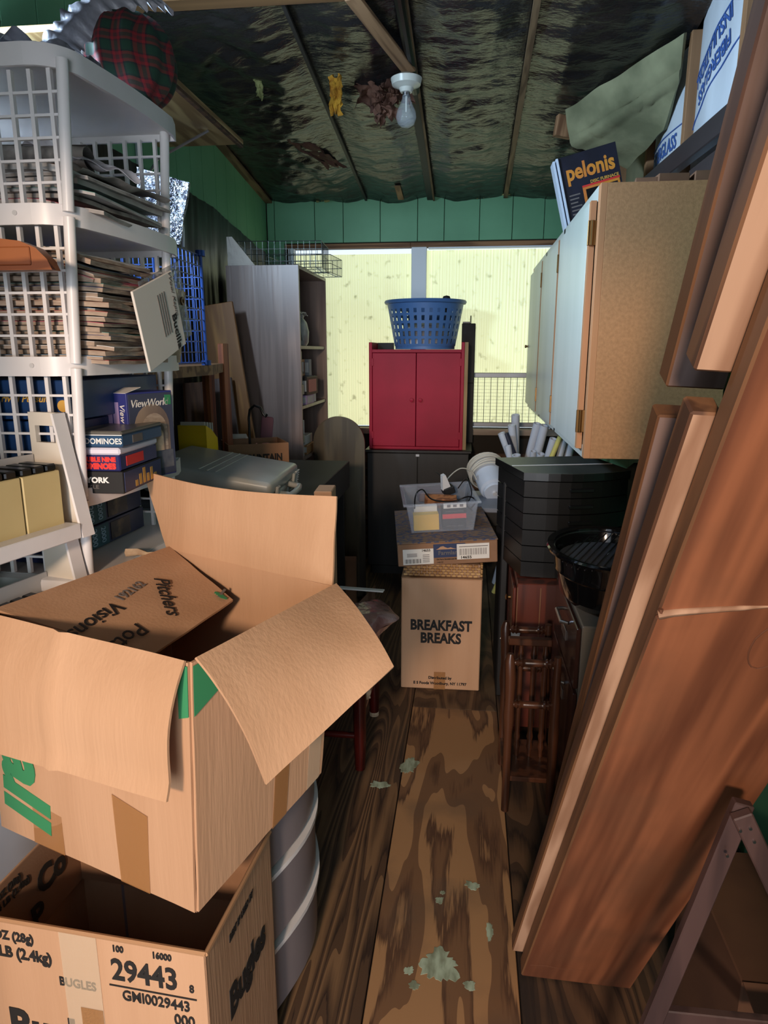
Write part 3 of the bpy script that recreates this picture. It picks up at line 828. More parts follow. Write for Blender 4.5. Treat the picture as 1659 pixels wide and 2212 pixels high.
# --- dresser and black drawer tower
woodmat('mahogany', (92, 40, 26), (58, 24, 16), 'z', 7, 0.4, 12)
dr = thing('dresser', 'reddish brown wooden dresser side beside the file cabinet', 'dresser', (0.215, 2.66, 0))
B().box(0, .62, 0, .60, .03, .655, .003).build('body', 'mahogany', dr)
for x in (.0, .09):
    B().box(x, x + .004, -.0015, 0, .05, .64).build('inlay_line', 'plank_side', dr)
for z0, z1 in ((.06, .25), (.26, .45), (.46, .63)):
    d = B().box(-.014, -.001, .02, .58, z0, z1, .003).build('drawer', 'mahogany', dr)
    for yy in (.15, .45): B().lathe([(.0, 0), (.01, 0), (.008, .01), (.014, .018), (.0, .024)], 10).build('knob', 'brass_hinge', d, 40, (-.014, yy, (z0 + z1) / 2), (0, D2R(-90), 0))
for x in (.03, .59):
    for yy in (.03, .57): B().cyl((x, yy, 0), (x, yy, .03), .02, n=10).build('foot', 'mahogany', dr)
bt = thing('drawer_tower', 'glossy black bow-front plastic drawer tower on the dresser', 'drawers', (0.228, 2.745, 0.657), (0, 0, D2R(14)))
mat('tower_black', (13, 12, 12), 0.42, spec=0.25)
def bowpoly(w, d, bulge, inset=0):
    pts = [(inset, 0)] + [(w * i / 10, -bulge * math.sin(PI * i / 10)) for i in range(1, 10)] + [(w - inset, 0), (w - inset, d), (inset, d)]
    return pts
for k in range(6):
    z0 = .0 + .066 * k
    d = B().prism(bowpoly(.44, .36, .055, .004), z0 + .002, z0 + .064).build('drawer', 'tower_black', bt)
    B().box(.17, .27, -.062, -.050, z0 + .024, z0 + .040, .003).build('pull', 'black_plastic', d)
mat('dusty_black', (62, 66, 62), 0.45, (46, 50, 48), 5)
tp = B().prism(bowpoly(.445, .40, .058), .398, .428).build('top', 'black_plastic', bt)
B().prism(bowpoly(.445, .40, .058), .4281, .4292).build('top_face', 'dusty_black', tp)
B().box(.004, .44, .16, .175, .4293, .4305).build('seam', 'grey_plastic', tp)
bp_ = B().box(0, .03, 0, .42, 0, 1.0, .004).build('dark_plywood', 'black_matte', None, None, (0.165, 2.98, 0), (0, 0, 0))
tag(bp_, 'narrow black panel standing left of the dresser', 'panel')
o = B().prism([(-.05, .02), (.02, 0), (.03, .05), (-.03, .055)], -.0035, -.002, 'y').build('paper_tag', 'paper', None, None, (0.205, 2.66, 0.40))
tag(o, 'small white paper tag sticking out by the dresser corner', 'paper')
o.parent = None
# --- mesh sack in the dark corner
mat('sack_grey', (58, 62, 58), 0.8, (40, 44, 42), 8, bump=0.5, bscale=30)
def sackf(u, v):
    t = 2 * PI * u; h = v
    r = .10 * (0.75 + .45 * math.sin(PI * min(1, h * .9 + .12))) * (1 + .25 * nz(math.cos(t) * 2, math.sin(t) * 2, h * 3))
    if h > .85: r *= (1 - h) / .15 * .8 + .2
    return (r * math.cos(t), r * .8 * math.sin(t), .42 * h)
o = B().sheet(sackf, 28, 18, 0).build('cloth_sack', 'sack_grey', None, 60, (0.74, 3.10, .657))
tag(o, 'dark grey cloth sack behind the black drawer tower under the cabinet', 'sack')
# ================================================================== CENTRE AND BACK
# --- black cabinet, red cabinet on it, laundry basket on top
mat('cab_black', (26, 24, 24), 0.45, (18, 17, 17), 5, (6, 6, .4))
bc = thing('black_cabinet', 'tall plain black two-door cabinet under the red cabinet', 'cabinet', (-0.68, 4.70, 0))
B().box(0, .70, .02, .50, .06, .878, .003).build('body', 'cab_black', bc)
B().box(-.012, .715, -.012, .51, .878, .896, .003).build('top', 'cab_black', bc)
B().box(.02, .68, .03, .49, 0, .06).build('plinth', 'cab_black', bc)
for x0, x1 in ((.004, .348), (.352, .696)):
    d = B().box(x0, x1, .002, .02, .07, .872, .002).build('door', 'cab_black', bc)
B().box(.338, .362, -.004, .004, .852, .868, .001).build('catch', 'grey_plastic', bc)
mat('red_paint', (164, 22, 50), 0.5, (150, 18, 44), 4, spec=0.25)
mat('ply_edge', (170, 140, 96), 0.7, (120, 92, 62), 6, (1, 1, .3))
rc = thing('red_cabinet', 'raspberry red two-door cabinet standing on the black cabinet', 'cabinet', (-0.668, 4.74, .8965))
B().box(0, .022, 0, .36, 0, .715, .002).build('side_panel', 'red_paint', rc)
B().box(.618, .640, 0, .36, 0, .715, .002).build('side_panel', 'red_paint', rc)
B().box(.6405, .664, .004, .37, 0, .715, .001).build('plywood_side', 'ply_edge', rc)
B().box(.022, .618, .0, .36, .648, .668, .001).build('top', 'red_paint', rc)
B().box(.022, .618, .0, .36, .0, .018, .001).build('bottom', 'red_paint', rc)
B().box(.022, .618, .346, .36, .018, .648).build('back', 'red_paint', rc)
for x0, x1, kx in ((.024, .318, .292), (.322, .616, .35)):
    d = B().box(x0, x1, .002, .02, .02, .645, .002).build('door', 'red_paint', rc)
    B().lathe([(.0, 0), (.007, 0), (.006, .006), (.014, .012), (.013, .02), (.0, .023)], 14).build('knob', 'red_paint', d, 40, (kx, .002, .335), (D2R(90), 0, 0))
    for z in (.07, .56):
        B().box((x0 if kx < .32 else x1) - .008, (x0 if kx < .32 else x1) + .008, -.003, .002, z, z + .05, .001).build('hinge', 'red_paint', d)
B().box(.022, .135, .30, .345, .668, .715, .001).build('divider_end', 'black_matte', rc)
mat('basket_blue', (70, 106, 156), 0.45)
lb = thing('laundry_basket', 'round blue plastic laundry basket with square holes on the red cabinet', 'basket', (-0.305, 4.955, 1.5665))
R0, R1, HB = .205, .262, .305
def ring_band(z0, z1, n=48):
    a = R0 + (R1 - R0) * z0 / HB; b = R0 + (R1 - R0) * z1 / HB
    return [(a, z0), (b, z1), (b - .004, z1), (a - .004, z0), (a, z0)]
bk = B().lathe([(.0, 0), (R0, 0), (R0, .02), (R0 - .004, .02), (R0 - .004, .004), (.0, .004)], 60, close=False)
zs = [.02, .052, .085, .118, .151, .184, .217, .25, .285]
lv = [(.02, .035), (.067, .085), (.117, .135), (.167, .185), (.217, .235), (.262, .305)]
for z0, z1 in lv: bk.lathe(ring_band(z0, z1), 60, close=False)
NR = 30
for k in range(NR):
    t = 2 * PI * k / NR
    for (za, zb) in zip([q[1] for q in lv], [q[0] for q in lv[1:]]):
        ra = R0 + (R1 - R0) * za / HB - .002; rb = R0 + (R1 - R0) * zb / HB - .002
        hw = 2 * PI / NR * .30
        vs = []
        for r, z in ((ra, za - .001), (rb, zb + .001)):
            for dr, dt in ((.002, -hw), (.002, hw), (-.002, hw), (-.002, -hw)):
                vs.append(((r + dr) * math.cos(t + dt), (r + dr) * math.sin(t + dt), z))
        bk.add(vs, [(0, 1, 5, 4), (1, 2, 6, 5), (2, 3, 7, 6), (3, 0, 4, 7)])
bk.build('body', 'basket_blue', lb, 40)
B().lathe([(R1 - .004, .297), (R1 + .014, .300), (R1 + .020, .312), (R1 + .014, .322), (R1 - .002, .322), (R1 - .006, .31), (R1 - .004, .297)], 60, close=False).build('rim', 'basket_blue', lb, 50)
mat('basket_lining', (188, 186, 190), 0.8, (120, 118, 122), 9)
def clothf(u, v):
    t = 2 * PI * u; r = .195 * (v ** .6) * (1 + .08 * nz(u * 9, v * 4, 2))
    return (r * math.cos(t), r * math.sin(t), .17 - .15 * v ** 3 + .03 * nz(math.cos(t) * 2 * v, math.sin(t) * 2 * v, 3))
o = B().sheet(clothf, 36, 10, 0).build('folded_cloth', 'basket_lining', None, 70, (-0.305, 4.955, 1.573))
tag(o, 'pale cloth heaped inside the blue laundry basket', 'cloth')
o = B().lathe([(.0, 0), (.022, .004), (.03, .025), (.022, .046), (.0, .052)], 16).cyl((0, 0, -.12), (0, 0, .01), .008, n=8).build('brush_head', 'black_matte', None, 50, (-0.16, 4.90, 1.868))
tag(o, 'black knob of a brush sticking above the laundry basket rim', 'brush')
dv = thing('portable_radio', 'black upright radio with short antenna at the back corner of the red cabinet', 'radio', (-0.005, 5.18, 1.33))
B().box(-.05, .048, -.03, .03, 0, .42, .004).build('body', 'black_matte', dv)
B().cyl((.012, 0, .42), (.012, 0, .475), .004, n=8).build('antenna', 'black_plastic', dv)
B().box(-.045, .015, -.02, .02, .42, .432, .002).build('cap', 'black_plastic', dv)
dv.location = (-0.005, 5.185, .8965)
for c in dv.children: c.location.z = .43
B().box(-.05, .048, -.03, .03, 0, .43).build('stand', 'black_matte', dv)

# --- breakfast carton, wicker basket, meat carton, clear bin
bx = thing('sealed_carton', 'tall sealed brown carton with two bold black printed words standing on the floor', 'box', (-0.278, 3.005, 0.001), (0, 0, D2R(1)))
B().box(0, .366, 0, .33, 0, .545, .004).build('carton', 'cardboard', bx)
B().box(-.001, .367, -.001, .331, .5455, .5475).build('top_flap', 'cardboard_edge', bx)
text('BREAKFAST', .068, 'print_black', bx, (.183, -.0008, .318), (1, 0, 0), (0, 0, 1), bold=.0028, sx=.80)
text('BREAKS', .068, 'print_black', bx, (.183, -.0008, .255), (1, 0, 0), (0, 0, 1), bold=.0028, sx=.80)
text('Distributed by', .0185, 'print_black', bx, (.183, -.0008, .058), (1, 0, 0), (0, 0, 1), bold=.0008)
text('E S Foods Woodbury, NY 11797', .0185, 'print_black', bx, (.183, -.0008, .030), (1, 0, 0), (0, 0, 1), bold=.0008)
B().box(.155, .208, -.0014, -.0006, -.0, .088).build('tape', 'packing_tape', bx)
# wicker
mat('wicker', (196, 156, 104), 0.7, (160, 116, 70), 20)
wk = thing('wicker_basket', 'flat woven wicker basket lid between the two cartons', 'basket', (-0.275, 3.02, .549))
B().box(.012, .353, .012, .29, .0, .062, .004).build('core', 'plank_pale', wk)
for r in range(5):
    for k in range(15):
        x = .004 + .0245 * k + (.012 if r % 2 else 0)
        if x > .345: continue
        B().box(x, x + .020, .001, .012, .003 + .0122 * r, .0135 + .0122 * r, .003).build('strand', 'wicker', wk)
    for k in range(12):
        yv = .016 + .0235 * k + (.011 if r % 2 else 0)
        if yv > .27: continue
        B().box(.352, .364, yv, yv + .019, .003 + .0122 * r, .0135 + .0122 * r, .003).build('strand', 'wicker', wk)
fm = thing('meat_carton', 'flat brown carton with navy logo and two white stickers on the wicker basket', 'box', (-0.287, 2.955, .6125), (D2R(3.2), D2R(-3.0), D2R(7)))
B().box(0, .443, 0, .52, .0, .105, .003).build('carton', 'cardboard_dark', fm)
def lidmat():
    m = mat('lid_print', (124, 98, 78), 0.8, (70, 74, 96), 12, (4, 9, 1), detail=1, lo=.5, hi=.56)
lidmat()
B().box(-.002, .445, -.002, .522, .1055, .111, .001).build('lid', 'lid_print', fm)
mat('label_navy', (42, 52, 84), 0.6)
lg = B().box(.158, .300, -.0016, -.0004, .035, .098).build('logo_panel', 'label_navy', fm)
B().prism([(.17, .073), (.18, .078), (.19, .086), (.202, .088), (.212, .082), (.222, .078), (.235, .081), (.245, .077), (.262, .073)], -.0022, -.0014, 'y').build('logo_hills', 'cardboard', lg)
text('Farmland', .027, 'print_grey', lg, (.229, -.0017, .056), (1, 0, 0), (0, 0, 1), bold=.0004)
text('Old Farm Smokehouse Since 1929', .0085, 'print_black', fm, (.23, -.0008, .026), (1, 0, 0), (0, 0, 1), bold=.0003)
text('14655', .012, 'print_black', fm, (.185, -.0008, .012), (1, 0, 0), (0, 0, 1), shear=.2)
s1 = B().box(.022, .158, -.0024, -.0008, .008, .080).build('sticker', 'paper', fm)
text('14655', .016, 'print_black', s1, (.125, -.0026, .072), (1, 0, 0), (0, 0, 1), bold=.0004)
for k in range(14):
    w = (.0015, .003, .002)[k % 3]
    B().box(.030 + .0052 * k, .030 + .0052 * k + w, -.0030, -.0024, .014, .034).build('barcode_bar', 'print_black', s1)
for k in range(3): B().box(.04, .085, -.0030, -.0024, .045 + .006 * k, .0475 + .006 * k).build('fine_print', 'print_grey', s1)
for k in range(5): B().box(.11, .14, -.0030, -.0024, .018 + .008 * k, .0205 + .008 * k).build('fine_print', 'print_grey', s1)
s2 = B().box(.262, .406, -.0028, -.0012, .022, .094).build('sticker', 'paper', fm)
text('14655', .017, 'print_black', s2, (.302, -.0032, .031), (1, 0, 0), (0, 0, 1), bold=.0004, sx=1.2)
for k in range(22):
    w = (.0015, .003, .0012, .0022)[k % 4]
    B().box(.272 + .0056 * k, .272 + .0056 * k + w, -.0034, -.0028, .042, .072).build('barcode_bar', 'print_grey', s2)
B().box(.272, .40, -.0034, -.0028, .080, .083).build('fine_print', 'print_grey', s2)
# clear bin with contents
mat('clear_bin', (222, 228, 240), 0.2, trans=0.5, ior=1.1, alpha=0.24)
cbn = thing('clear_bin', 'clear plastic bin of cords and small boxes on the flat carton', 'bin', (-0.095, 3.075, .7445), (D2R(3), D2R(-3), D2R(8)))
def taper(w0, d0, w1, d1, h, th):
    o = []
    def rng(w, d, z): return [(-w / 2, 0 + (d1 - d) / 2, z), (w / 2, (d1 - d) / 2, z), (w / 2, (d1 + d) / 2, z), (-w / 2, (d1 + d) / 2, z)]
    vs = rng(w0, d0, 0) + rng(w1, d1, h) + rng(w1 - 2 * th, d1 - 2 * th, h) + rng(w0 - 2 * th, d0 - 2 * th, th)
    fs = [(3, 2, 1, 0)]
    for a in (0, 4, 8):
        fs += [(a + i, a + (i + 1) % 4, a + 4 + (i + 1) % 4, a + 4 + i) for i in range(4)]
    fs += [(12, 13, 14, 15)]
    return B().add(vs, fs)
taper(.285, .33, .325, .37, .135, .003).build('tub', 'clear_bin', cbn)
rim = B()
for x0, x1, y0, y1 in ((-.176, .176, -.012, .003), (-.176, .176, .367, .382), (-.176, -.161, .003, .367), (.161, .176, .003, .367)):
    rim.box(x0, x1, y0, y1, .133, .143, .002)
rim.build('rim', 'clear_bin', cbn)
def inbin(x, y, z): return cbn.matrix_basis @ Vector((x, y, z))
BR = (D2R(3), D2R(-3), D2R(8))
mat('yellow_card', (226, 178, 40), 0.6)
o = B().box(-.058, .058, 0, .05, 0, .075, .001).build('yellow_box', 'yellow_card', None, None, inbin(-.072, .034, .006), BR); tag(o, 'plain yellow card box inside the front of the clear bin', 'box')
o = B().box(-.054, .054, 0, .022, 0, .102, .001).build('white_card', 'paper', None, None, inbin(-.070, .092, .006), BR); tag(o, 'white card box standing behind the yellow box in the clear bin', 'box')
bk2 = thing('tape_box', 'black box with red band inside the clear bin', 'box', inbin(.057, .034, .006), BR)
B().box(-.054, .054, 0, .09, 0, .098, .001).build('carton', 'black_matte', bk2)
B().box(-.0545, .0545, -.0012, 0, .050, .072).build('red_band', 'print_red', bk2)
text('Combo 2-Pack Sleeves', .009, 'print_grey', bk2, (0, -.0015, .014), (-1, 0, 0), (0, 0, -1))
text('Combo 2-Pack Sleeves', .009, 'print_grey', bk2, (0, -.0015, .084), (-1, 0, 0), (0, 0, -1))
o = thing('card_strip', 'cream card with three dark squares behind the bin front', 'card', inbin(.060, .030, .106), BR)
B().box(-.052, .052, 0, .004, 0, .022).build('card', 'paper', o)
for x in (-.028, 0, .03): B().box(x - .008, x + .008, -.001, 0, .005, .018).build('square', 'print_grey', o)
woodmat('oak_block', (150, 98, 60), (104, 62, 36), 'z', 10, 0.55, 6)
o = B().box(-.075, .075, -.02, .02, 0, .055, .002).build('oak_block', 'oak_block', None, None, inbin(.005, .17, .08), (D2R(25), D2R(2), D2R(8))); tag(o, 'brown wood-grain block lying among cords in the clear bin', 'block')
o = B().box(-.065, .065, -.03, .03, 0, .05, .002).build('clear_case', 'translucent_plastic', None, None, inbin(-.03, .28, .09), (D2R(20), 0, D2R(14))); tag(o, 'clear plastic blister pack at the back of the clear bin', 'pack')
ad_ = thing('power_adapter', 'grey folding power adapter sticking up out of the clear bin', 'adapter', inbin(.055, .22, .13), (D2R(8), D2R(-20), D2R(20)))
B().box(-.026, .026, -.03, .03, 0, .035, .003).build('body', 'black_matte', ad_)
B().prism([(-.03, .03), (.012, .03), (.004, .10), (-.012, .10)], -.018, .012, 'y').build('wedge', 'grey_plastic', ad_)
def cable(pts, r, m, label, loc):
    P = [Vector(p) for p in pts]; out = []
    for i in range(len(P) - 1):
        a = P[max(i - 1, 0)]; b = P[i]; c = P[i + 1]; d = P[min(i + 2, len(P) - 1)]
        for k in range(6):
            t = k / 6
            out.append(0.5 * ((2 * b) + (-a + c) * t + (2 * a - 5 * b + 4 * c - d) * t * t + (-a + 3 * b - 3 * c + d) * t ** 3))
    out.append(P[-1])
    o = B().tube(out, r, 6).build('cable', m, None, 60, loc)
    return tag(o, label, 'cable')
cable([(-.135, .04, .10), (-.13, .05, .165), (-.10, .07, .185), (-.06, .10, .135), (.03, .12, .12), (.11, .13, .145), (.145, .10, .13), (.12, .06, .10)], .0035, 'black_plastic', 'thick black cord looping across the clear bin', inbin(0, 0, 0))
cable([(.06, .2, .17), (.10, .18, .22), (.125, .14, .16), (.105, .11, .11), (.13, .08, .09)], .0028, 'black_plastic', 'thin black cord hanging over the right of the clear bin', inbin(0, 0, 0))
cable([(-.02, .25, .12), (-.015, .25, .17), (-.03, .26, .22), (-.05, .27, .235)], .002, 'black_plastic', 'thin wire curling up from the back of the clear bin', inbin(0, 0, 0))

# --- stand and white motor with coiled cord, right of the black cabinet
mat('table_grey', (118, 122, 132), 0.4)
mt = thing('small_table', 'small dark table with grey top behind the clear bin', 'table', (0.03, 3.55, 0))
B().box(.0, .30, .0, .46, .735, .76, .003).build('top', 'table_grey', mt)
B().box(.01, .29, .02, .44, .66, .735, .002).build('apron', 'black_matte', mt)
for x in (.03, .27):
    for yy in (.04, .42): B().box(x - .018, x + .018, yy - .018, yy + .018, 0, .66, .002).build('leg', 'black_matte', mt)
mat('motor_white', (188, 196, 208), 0.35)
mo = thing('white_motor', 'white cylindrical motor lying on its side wrapped in cord', 'motor', (0.145, 3.96, .8405), (D2R(-62), 0, D2R(14)))
B().lathe([(.0, -.16), (.055, -.16), (.06, -.15), (.06, -.145), (.048, -.14), (.07, -.13), (.075, -.10), (.078, .0), (.088, .02), (.09, .06), (.06, .10), (.0, .11)], 32, close=False).build('housing', 'motor_white', mo, 35)
B().cyl((0, 0, -.175), (0, 0, -.16), .012, n=12).build('hub', 'grey_plastic', mo)
mat('cord_cream', (196, 190, 176), 0.5)
for k in range(6):
    z = -.01 + .016 * k
    B().tube([((.098 + .004 * (k % 2)) * math.cos(t), (.098 + .004 * (k % 2)) * math.sin(t), z + .006 * math.sin(t + k)) for t in [2 * PI * i / 28 for i in range(29)]], .006, 6).build('cord_turn', 'cord_cream', mo, 60)
mo.location = (0.125, 3.92, .872)
o = B().lathe([(.0, 0), (.05, 0), (.052, .03), (.04, .045), (.0, .046)], 20).build('plastic_dish', 'motor_white', None, 40, (0.255, 3.86, .761)); tag(o, 'round white plastic dish lying next to the white motor', 'dish')
cable([(0, 0, 0), (-.03, -.02, .05), (-.09, -.06, .07), (-.15, -.12, .03), (-.18, -.2, -.02)], .0035, 'cord_cream', 'cream cord trailing left from the white motor', (0.06, 3.82, .86))

# --- bundle of white pipes leaning at the back right
mat('pvc', (196, 204, 216), 0.35)
mat('pvc_dark', (42, 46, 62), 0.4)
mat('tube_yellow', (214, 206, 120), 0.45)
# feet stand on the floor between the small table and the right wall
PL = [((0.205, 4.22, 1.075), (0.42, 4.28, .55), .022, 'pvc', 'white pipe leaning furthest left behind the black drawer tower'),
      ((0.232, 4.22, 1.075), (0.45, 4.24, .55), .017, 'pvc_dark', 'dark blue-grey pipe among the white pipes'),
      ((0.270, 4.30, 1.115), (0.36, 4.42, .40), .024, 'pvc', 'white pipe with a collar standing second in the left bundle'),
      ((0.300, 4.44, 1.165), (0.34, 4.62, .30), .026, 'pvc', 'tallest white pipe at the rear of the left bundle'),
      ((0.240, 4.10, 1.015), (0.36, 4.14, .45), .019, 'pvc', 'short white pipe in front of the left bundle'),
      ((0.286, 4.02, .972), (0.34, 4.2, .40), .024, 'pvc', 'stubby white pipe with open mouth by the drawer tower corner'),
      ((0.425, 4.32, 1.125), (0.33, 4.45, .60), .024, 'pvc', 'left of the twin white pipes leaning right'),
      ((0.468, 4.30, 1.115), (0.38, 4.45, .60), .026, 'pvc', 'right of the twin white pipes leaning right'),
      ((0.388, 4.10, .985), (0.40, 4.3, .50), .019, 'pvc', 'small white pipe end in front of the twin pipes, left one'),
      ((0.432, 4.10, .970), (0.43, 4.3, .50), .021, 'pvc', 'small white pipe end in front of the twin pipes, right one'),
      ((0.515, 4.22, 1.045), (0.43, 4.36, .60), .024, 'pvc', 'white pipe left of the yellow tube'),
      ((0.545, 4.16, 1.065), (0.46, 4.22, .80), .015, 'tube_yellow', 'pale yellow tube among the white pipes'),
      ((0.572, 4.18, 1.055), (0.52, 4.3, .70), .020, 'pvc', 'bluish white pipe right of the yellow tube'),
      ((0.62, 4.20, 1.035), (0.56, 4.36, .60), .024, 'pvc', 'white pipe closest to the wall cabinet underside')]
for p0, p1, r, m, lab in PL:
    a = Vector(p0); b = Vector(p1)
    d = (b - a).normalized()
    f = a + d * (a.z / -d.z) + Vector((0, 0, .002))
    o = B().pipe(f, a, r, r * .72).build('pipe', m, None, 40); tag(o, lab, 'pipe', 'pipes leaning in the back corner')
o = B().cyl((0.30, 4.10, 0.002), (0.335, 4.02, .78), .03, n=10).build('rolled_paper', 'paper', None, 40); tag(o, 'roll of white paper standing behind the drawer tower', 'paper roll')

# --- folded oval drop-leaf table
woodmat('olive_wood', (74, 64, 44), (52, 44, 30), 'z', 6, 0.45, 10)
ov = thing('oval_table', 'dark olive oval tabletop standing on edge beside the black cabinet', 'table', (-0.775, 4.18, 0))
def ovp(w, h, n=28):
    hc = h - w / 2 * 1.05
    return [(-w / 2, .02)] + [(-(w / 2) * math.cos(PI * i / n), hc + (w / 2) * 1.05 * math.sin(PI * i / n)) for i in range(n + 1)] + [(w / 2, .02)]
B().prism(ovp(.315, 1.165), 0.0, .022, 'y').build('leaf', 'olive_wood', ov, 30)
B().prism([(x - .018, z - .004) for x, z in ovp(.315, 1.165)], .06, .082, 'y').build('leaf', 'olive_wood', ov, 30)
B().box(-.14, .13, .022, .06, .0, .9).build('centre_board', 'olive_wood', ov)
o = B().box(-.05, .05, -.04, .04, 0, .35, .003).build('small_carton', 'cardboard_dark', None, None, (-0.685, 3.92, 0.001), (0, 0, D2R(6))); tag(o, 'small brown carton standing on the floor by the oval tabletop', 'box')
o = B().prism([(0, 0), (.12, 0), (.12, .14)], 0, .018, 'y').build('wood_wedge', 'plank_pale', None, None, (-0.66, 4.05, 0.001)); tag(o, 'triangular wood offcut leaning by the black cabinet', 'wood scrap')

# --- red bench with clutter
woodmat('cherry', (80, 22, 16), (48, 13, 11), 'z', 8, 0.22, 10)
bn = thing('red_bench', 'dark cherry red wooden bench with round legs behind the open box', 'bench', (-0.56, 2.52, 0))
B().box(-.20, .225, -.28, .30, .40, .43, .004).build('seat', 'cherry', bn)
for x in (-.20, .19):
    for yy in (-.185, .22):
        B().tube([(x, yy, 0.0), (x, yy, .12), (x, yy, .40)], .024, 12, [.019, .024, .026]).build('leg', 'cherry', bn, 60)
B().cyl((-.20, -.185, .14), (.19, -.185, .14), .013, n=10).cyl((.19, -.185, .20), (.19, .22, .20), .013, n=10).cyl((-.20, -.185, .20), (-.20, .22, .20), .013, n=10).build('stretcher', 'cherry', bn, 40)
for x, yy in ((.19, .22),): B().cyl((x, yy, -.0), (x, yy, .018), .0205, n=12).build('foot_wrap', 'paper_tan', bn)
gb = B().box(-.09, .09, -.12, .12, 0, .20, .006).build('grey_tub', 'grey_plastic', None, None, (-0.60, 2.50, .431), (0, 0, D2R(12))); tag(gb, 'light grey plastic tub on the red bench', 'tub')
mat('bag_film', (196, 156, 146), 0.18, (158, 110, 104), 10, trans=.35, bump=.6, bscale=22)
def bagf(u, v):
    t = 2 * PI * u
    r = math.sin(PI * min(.999, v * .92 + .04)) ** .7
    return (.12 * r * math.cos(t) * (1 + .3 * nz(math.cos(t) * 2, math.sin(t) * 2, v * 4)), .20 * (v - .5) * 2 + .02 * nz(u * 6, v * 6, 1), .055 + .055 * r * math.sin(t) * (1 + .3 * nz(u * 7, v * 5, 9)))
o = B().sheet(bagf, 28, 20, 0).build('plastic_bag', 'bag_film', None, 60, (-0.40, 2.62, .431), (0, 0, D2R(-12))); tag(o, 'crumpled clear plastic bag with pinkish contents on the red bench', 'bag')
for i, (x, yy, L, w, rz, rx, lab) in enumerate(((-.43, 2.78, .20, .03, 84, 0, 'white strip lying across the far end of the red bench'), (-.40, 2.40, .20, .03, -28, -6, 'white plastic strip at the near edge of the red bench'))):
    o = B().box(-w / 2, w / 2, -L / 2, L / 2, 0, .006, .002).build('plastic_strip', 'print_white', None, None, (x, yy, .432 if i else .56), (D2R(rx), 0, D2R(rz))); tag(o, lab, 'strip')
o.location.z = .455
def clf(u, v):
    return bil((0, 0, .02), (.05, .02, .03), (.035, .14, -.16), (-.012, .12, -.17), u, v) + Vector((.01 * nz(u * 5, v * 6), .01 * nz(u * 6, v * 4, 3), 0))
o = B().sheet(clf, 8, 14, .004).build('rag', 'paper_tan', None, 60, (-0.372, 2.26, .424)); tag(o, 'soiled cream rag hanging over the edge of the red bench', 'rag')
o = B().box(-.10, .03, -.10, .10, 0, .045, .003).build('flat_carton', 'cardboard', None, None, (-0.66, 2.76, .431), (0, 0, D2R(4))); tag(o, 'small flat tan carton at the far end of the red bench', 'box')

# --- tall bookcase with wire baskets on top
woodmat('laminate', (140, 118, 108), (124, 103, 94), 'z', 9, 0.35, 20)
bs = thing('bookcase', 'tall grey-brown laminate bookcase open toward the window', 'bookcase', (-1.345, 3.90, 0))
HB2 = 2.012
B().box(0, .41, 0, .018, 0, HB2, .001).build('side_panel', 'laminate', bs)
B().box(0, .41, .732, .75, 0, HB2, .001).build('side_panel', 'laminate', bs)
B().box(0, .41, .018, .732, HB2 - .018, HB2, .001).build('top_panel', 'laminate', bs)
B().box(0, .008, .018, .732, 0, HB2 - .018).build('back_panel', 'laminate', bs)
SZ = (.04, .34, .64, .925, 1.225, 1.565)
for z in SZ: B().box(.008, .40, .018, .732, z, z + .018, .001).build('shelf', 'laminate', bs)
mat('cover_cream', (196, 188, 160), 0.6); mat('cover_grey', (142, 144, 148), 0.6); mat('cover_white', (206, 204, 200), 0.6)
mat('cover_dark', (40, 30, 30), 0.5); mat('cover_pink', (196, 120, 110), 0.5); mat('cover_lilac', (180, 150, 190), 0.5); mat('cover_tan', (170, 126, 84), 0.6)
def tape(loc, size, m, label, rz=0, extra=None):
    o = thing('video_case', label, 'video case', loc, (0, 0, D2R(rz)), 'video cases in the bookcase')
    w, d, h = size
    B().box(-w, 0, 0, d, 0, h, .002).build('case', m, o)
    if extra: B().box(.0002, .0012, d * .15, d * .85, h * .15, h * .85).build('cover_print', extra, o)
    B().box(-w + .004, -.004, -.0008, .0, h * .2, h * .8).build('spine_label', 'cover_white' if m != 'cover_white' else 'cover_grey', o)
    return o
bxx = -1.345
yy0 = 3.925
rows = [(1.244, [(.075, 'cover_white', None), (.06, 'cover_cream', None), (.06, 'cover_grey', None), (.07, 'cover_cream', None)], 'shelf under the white ornament')]
z = 1.2435
for i, (h, m) in enumerate(((.062, 'cover_white'), (.058, 'cover_cream'), (.07, 'cover_white'), (.055, 'cover_grey'), (.06, 'cover_cream'))):
    tape((bxx + .385 + (.01 if i % 2 else 0), yy0 + .01, z), (.19, .10, h), m, ('lowest white video case in the front stack of the bookcase', 'second cream video case of the front stack', 'third white video case of the front stack', 'grey fourth video case of the front stack', 'top cream video case of the front stack')[i], 0)
    z += h + .001
tape((bxx + .40, 4.06, 1.2435), (.17, .20, .055), 'cover_lilac', 'lilac and white video case beside the front stack', 0, 'cover_white')
tape((bxx + .405, 4.06, 1.2995), (.03, .24, .105), 'cover_dark', 'dark video case with pink landscape picture facing the room', -3, 'cover_pink')
tape((bxx + .39, 4.31, 1.2435), (.18, .06, .16), 'cover_white', 'white video case standing at the far end of the shelf', 0)
tape((bxx + .36, 4.08, 1.4055), (.03, .19, .10), 'cover_tan', 'brown picture video case on top of the dark one', 4, 'cover_dark')
tape((bxx + .37, 4.28, 1.405), (.16, .07, .10), 'cover_grey', 'pale grey video case leaning in the upper far corner', 0)
z = .9435
for i, (h, m, w) in enumerate(((.075, 'cover_white', .1), (.05, 'cover_cream', .12), (.085, 'cover_white', .12))):
    tape((bxx + .385, yy0 + .01, z), (.19, w, h), m, ('bottom white case in the lower front stack', 'cream middle case in the lower front stack', 'top white case in the lower front stack')[i]); z += h + .001
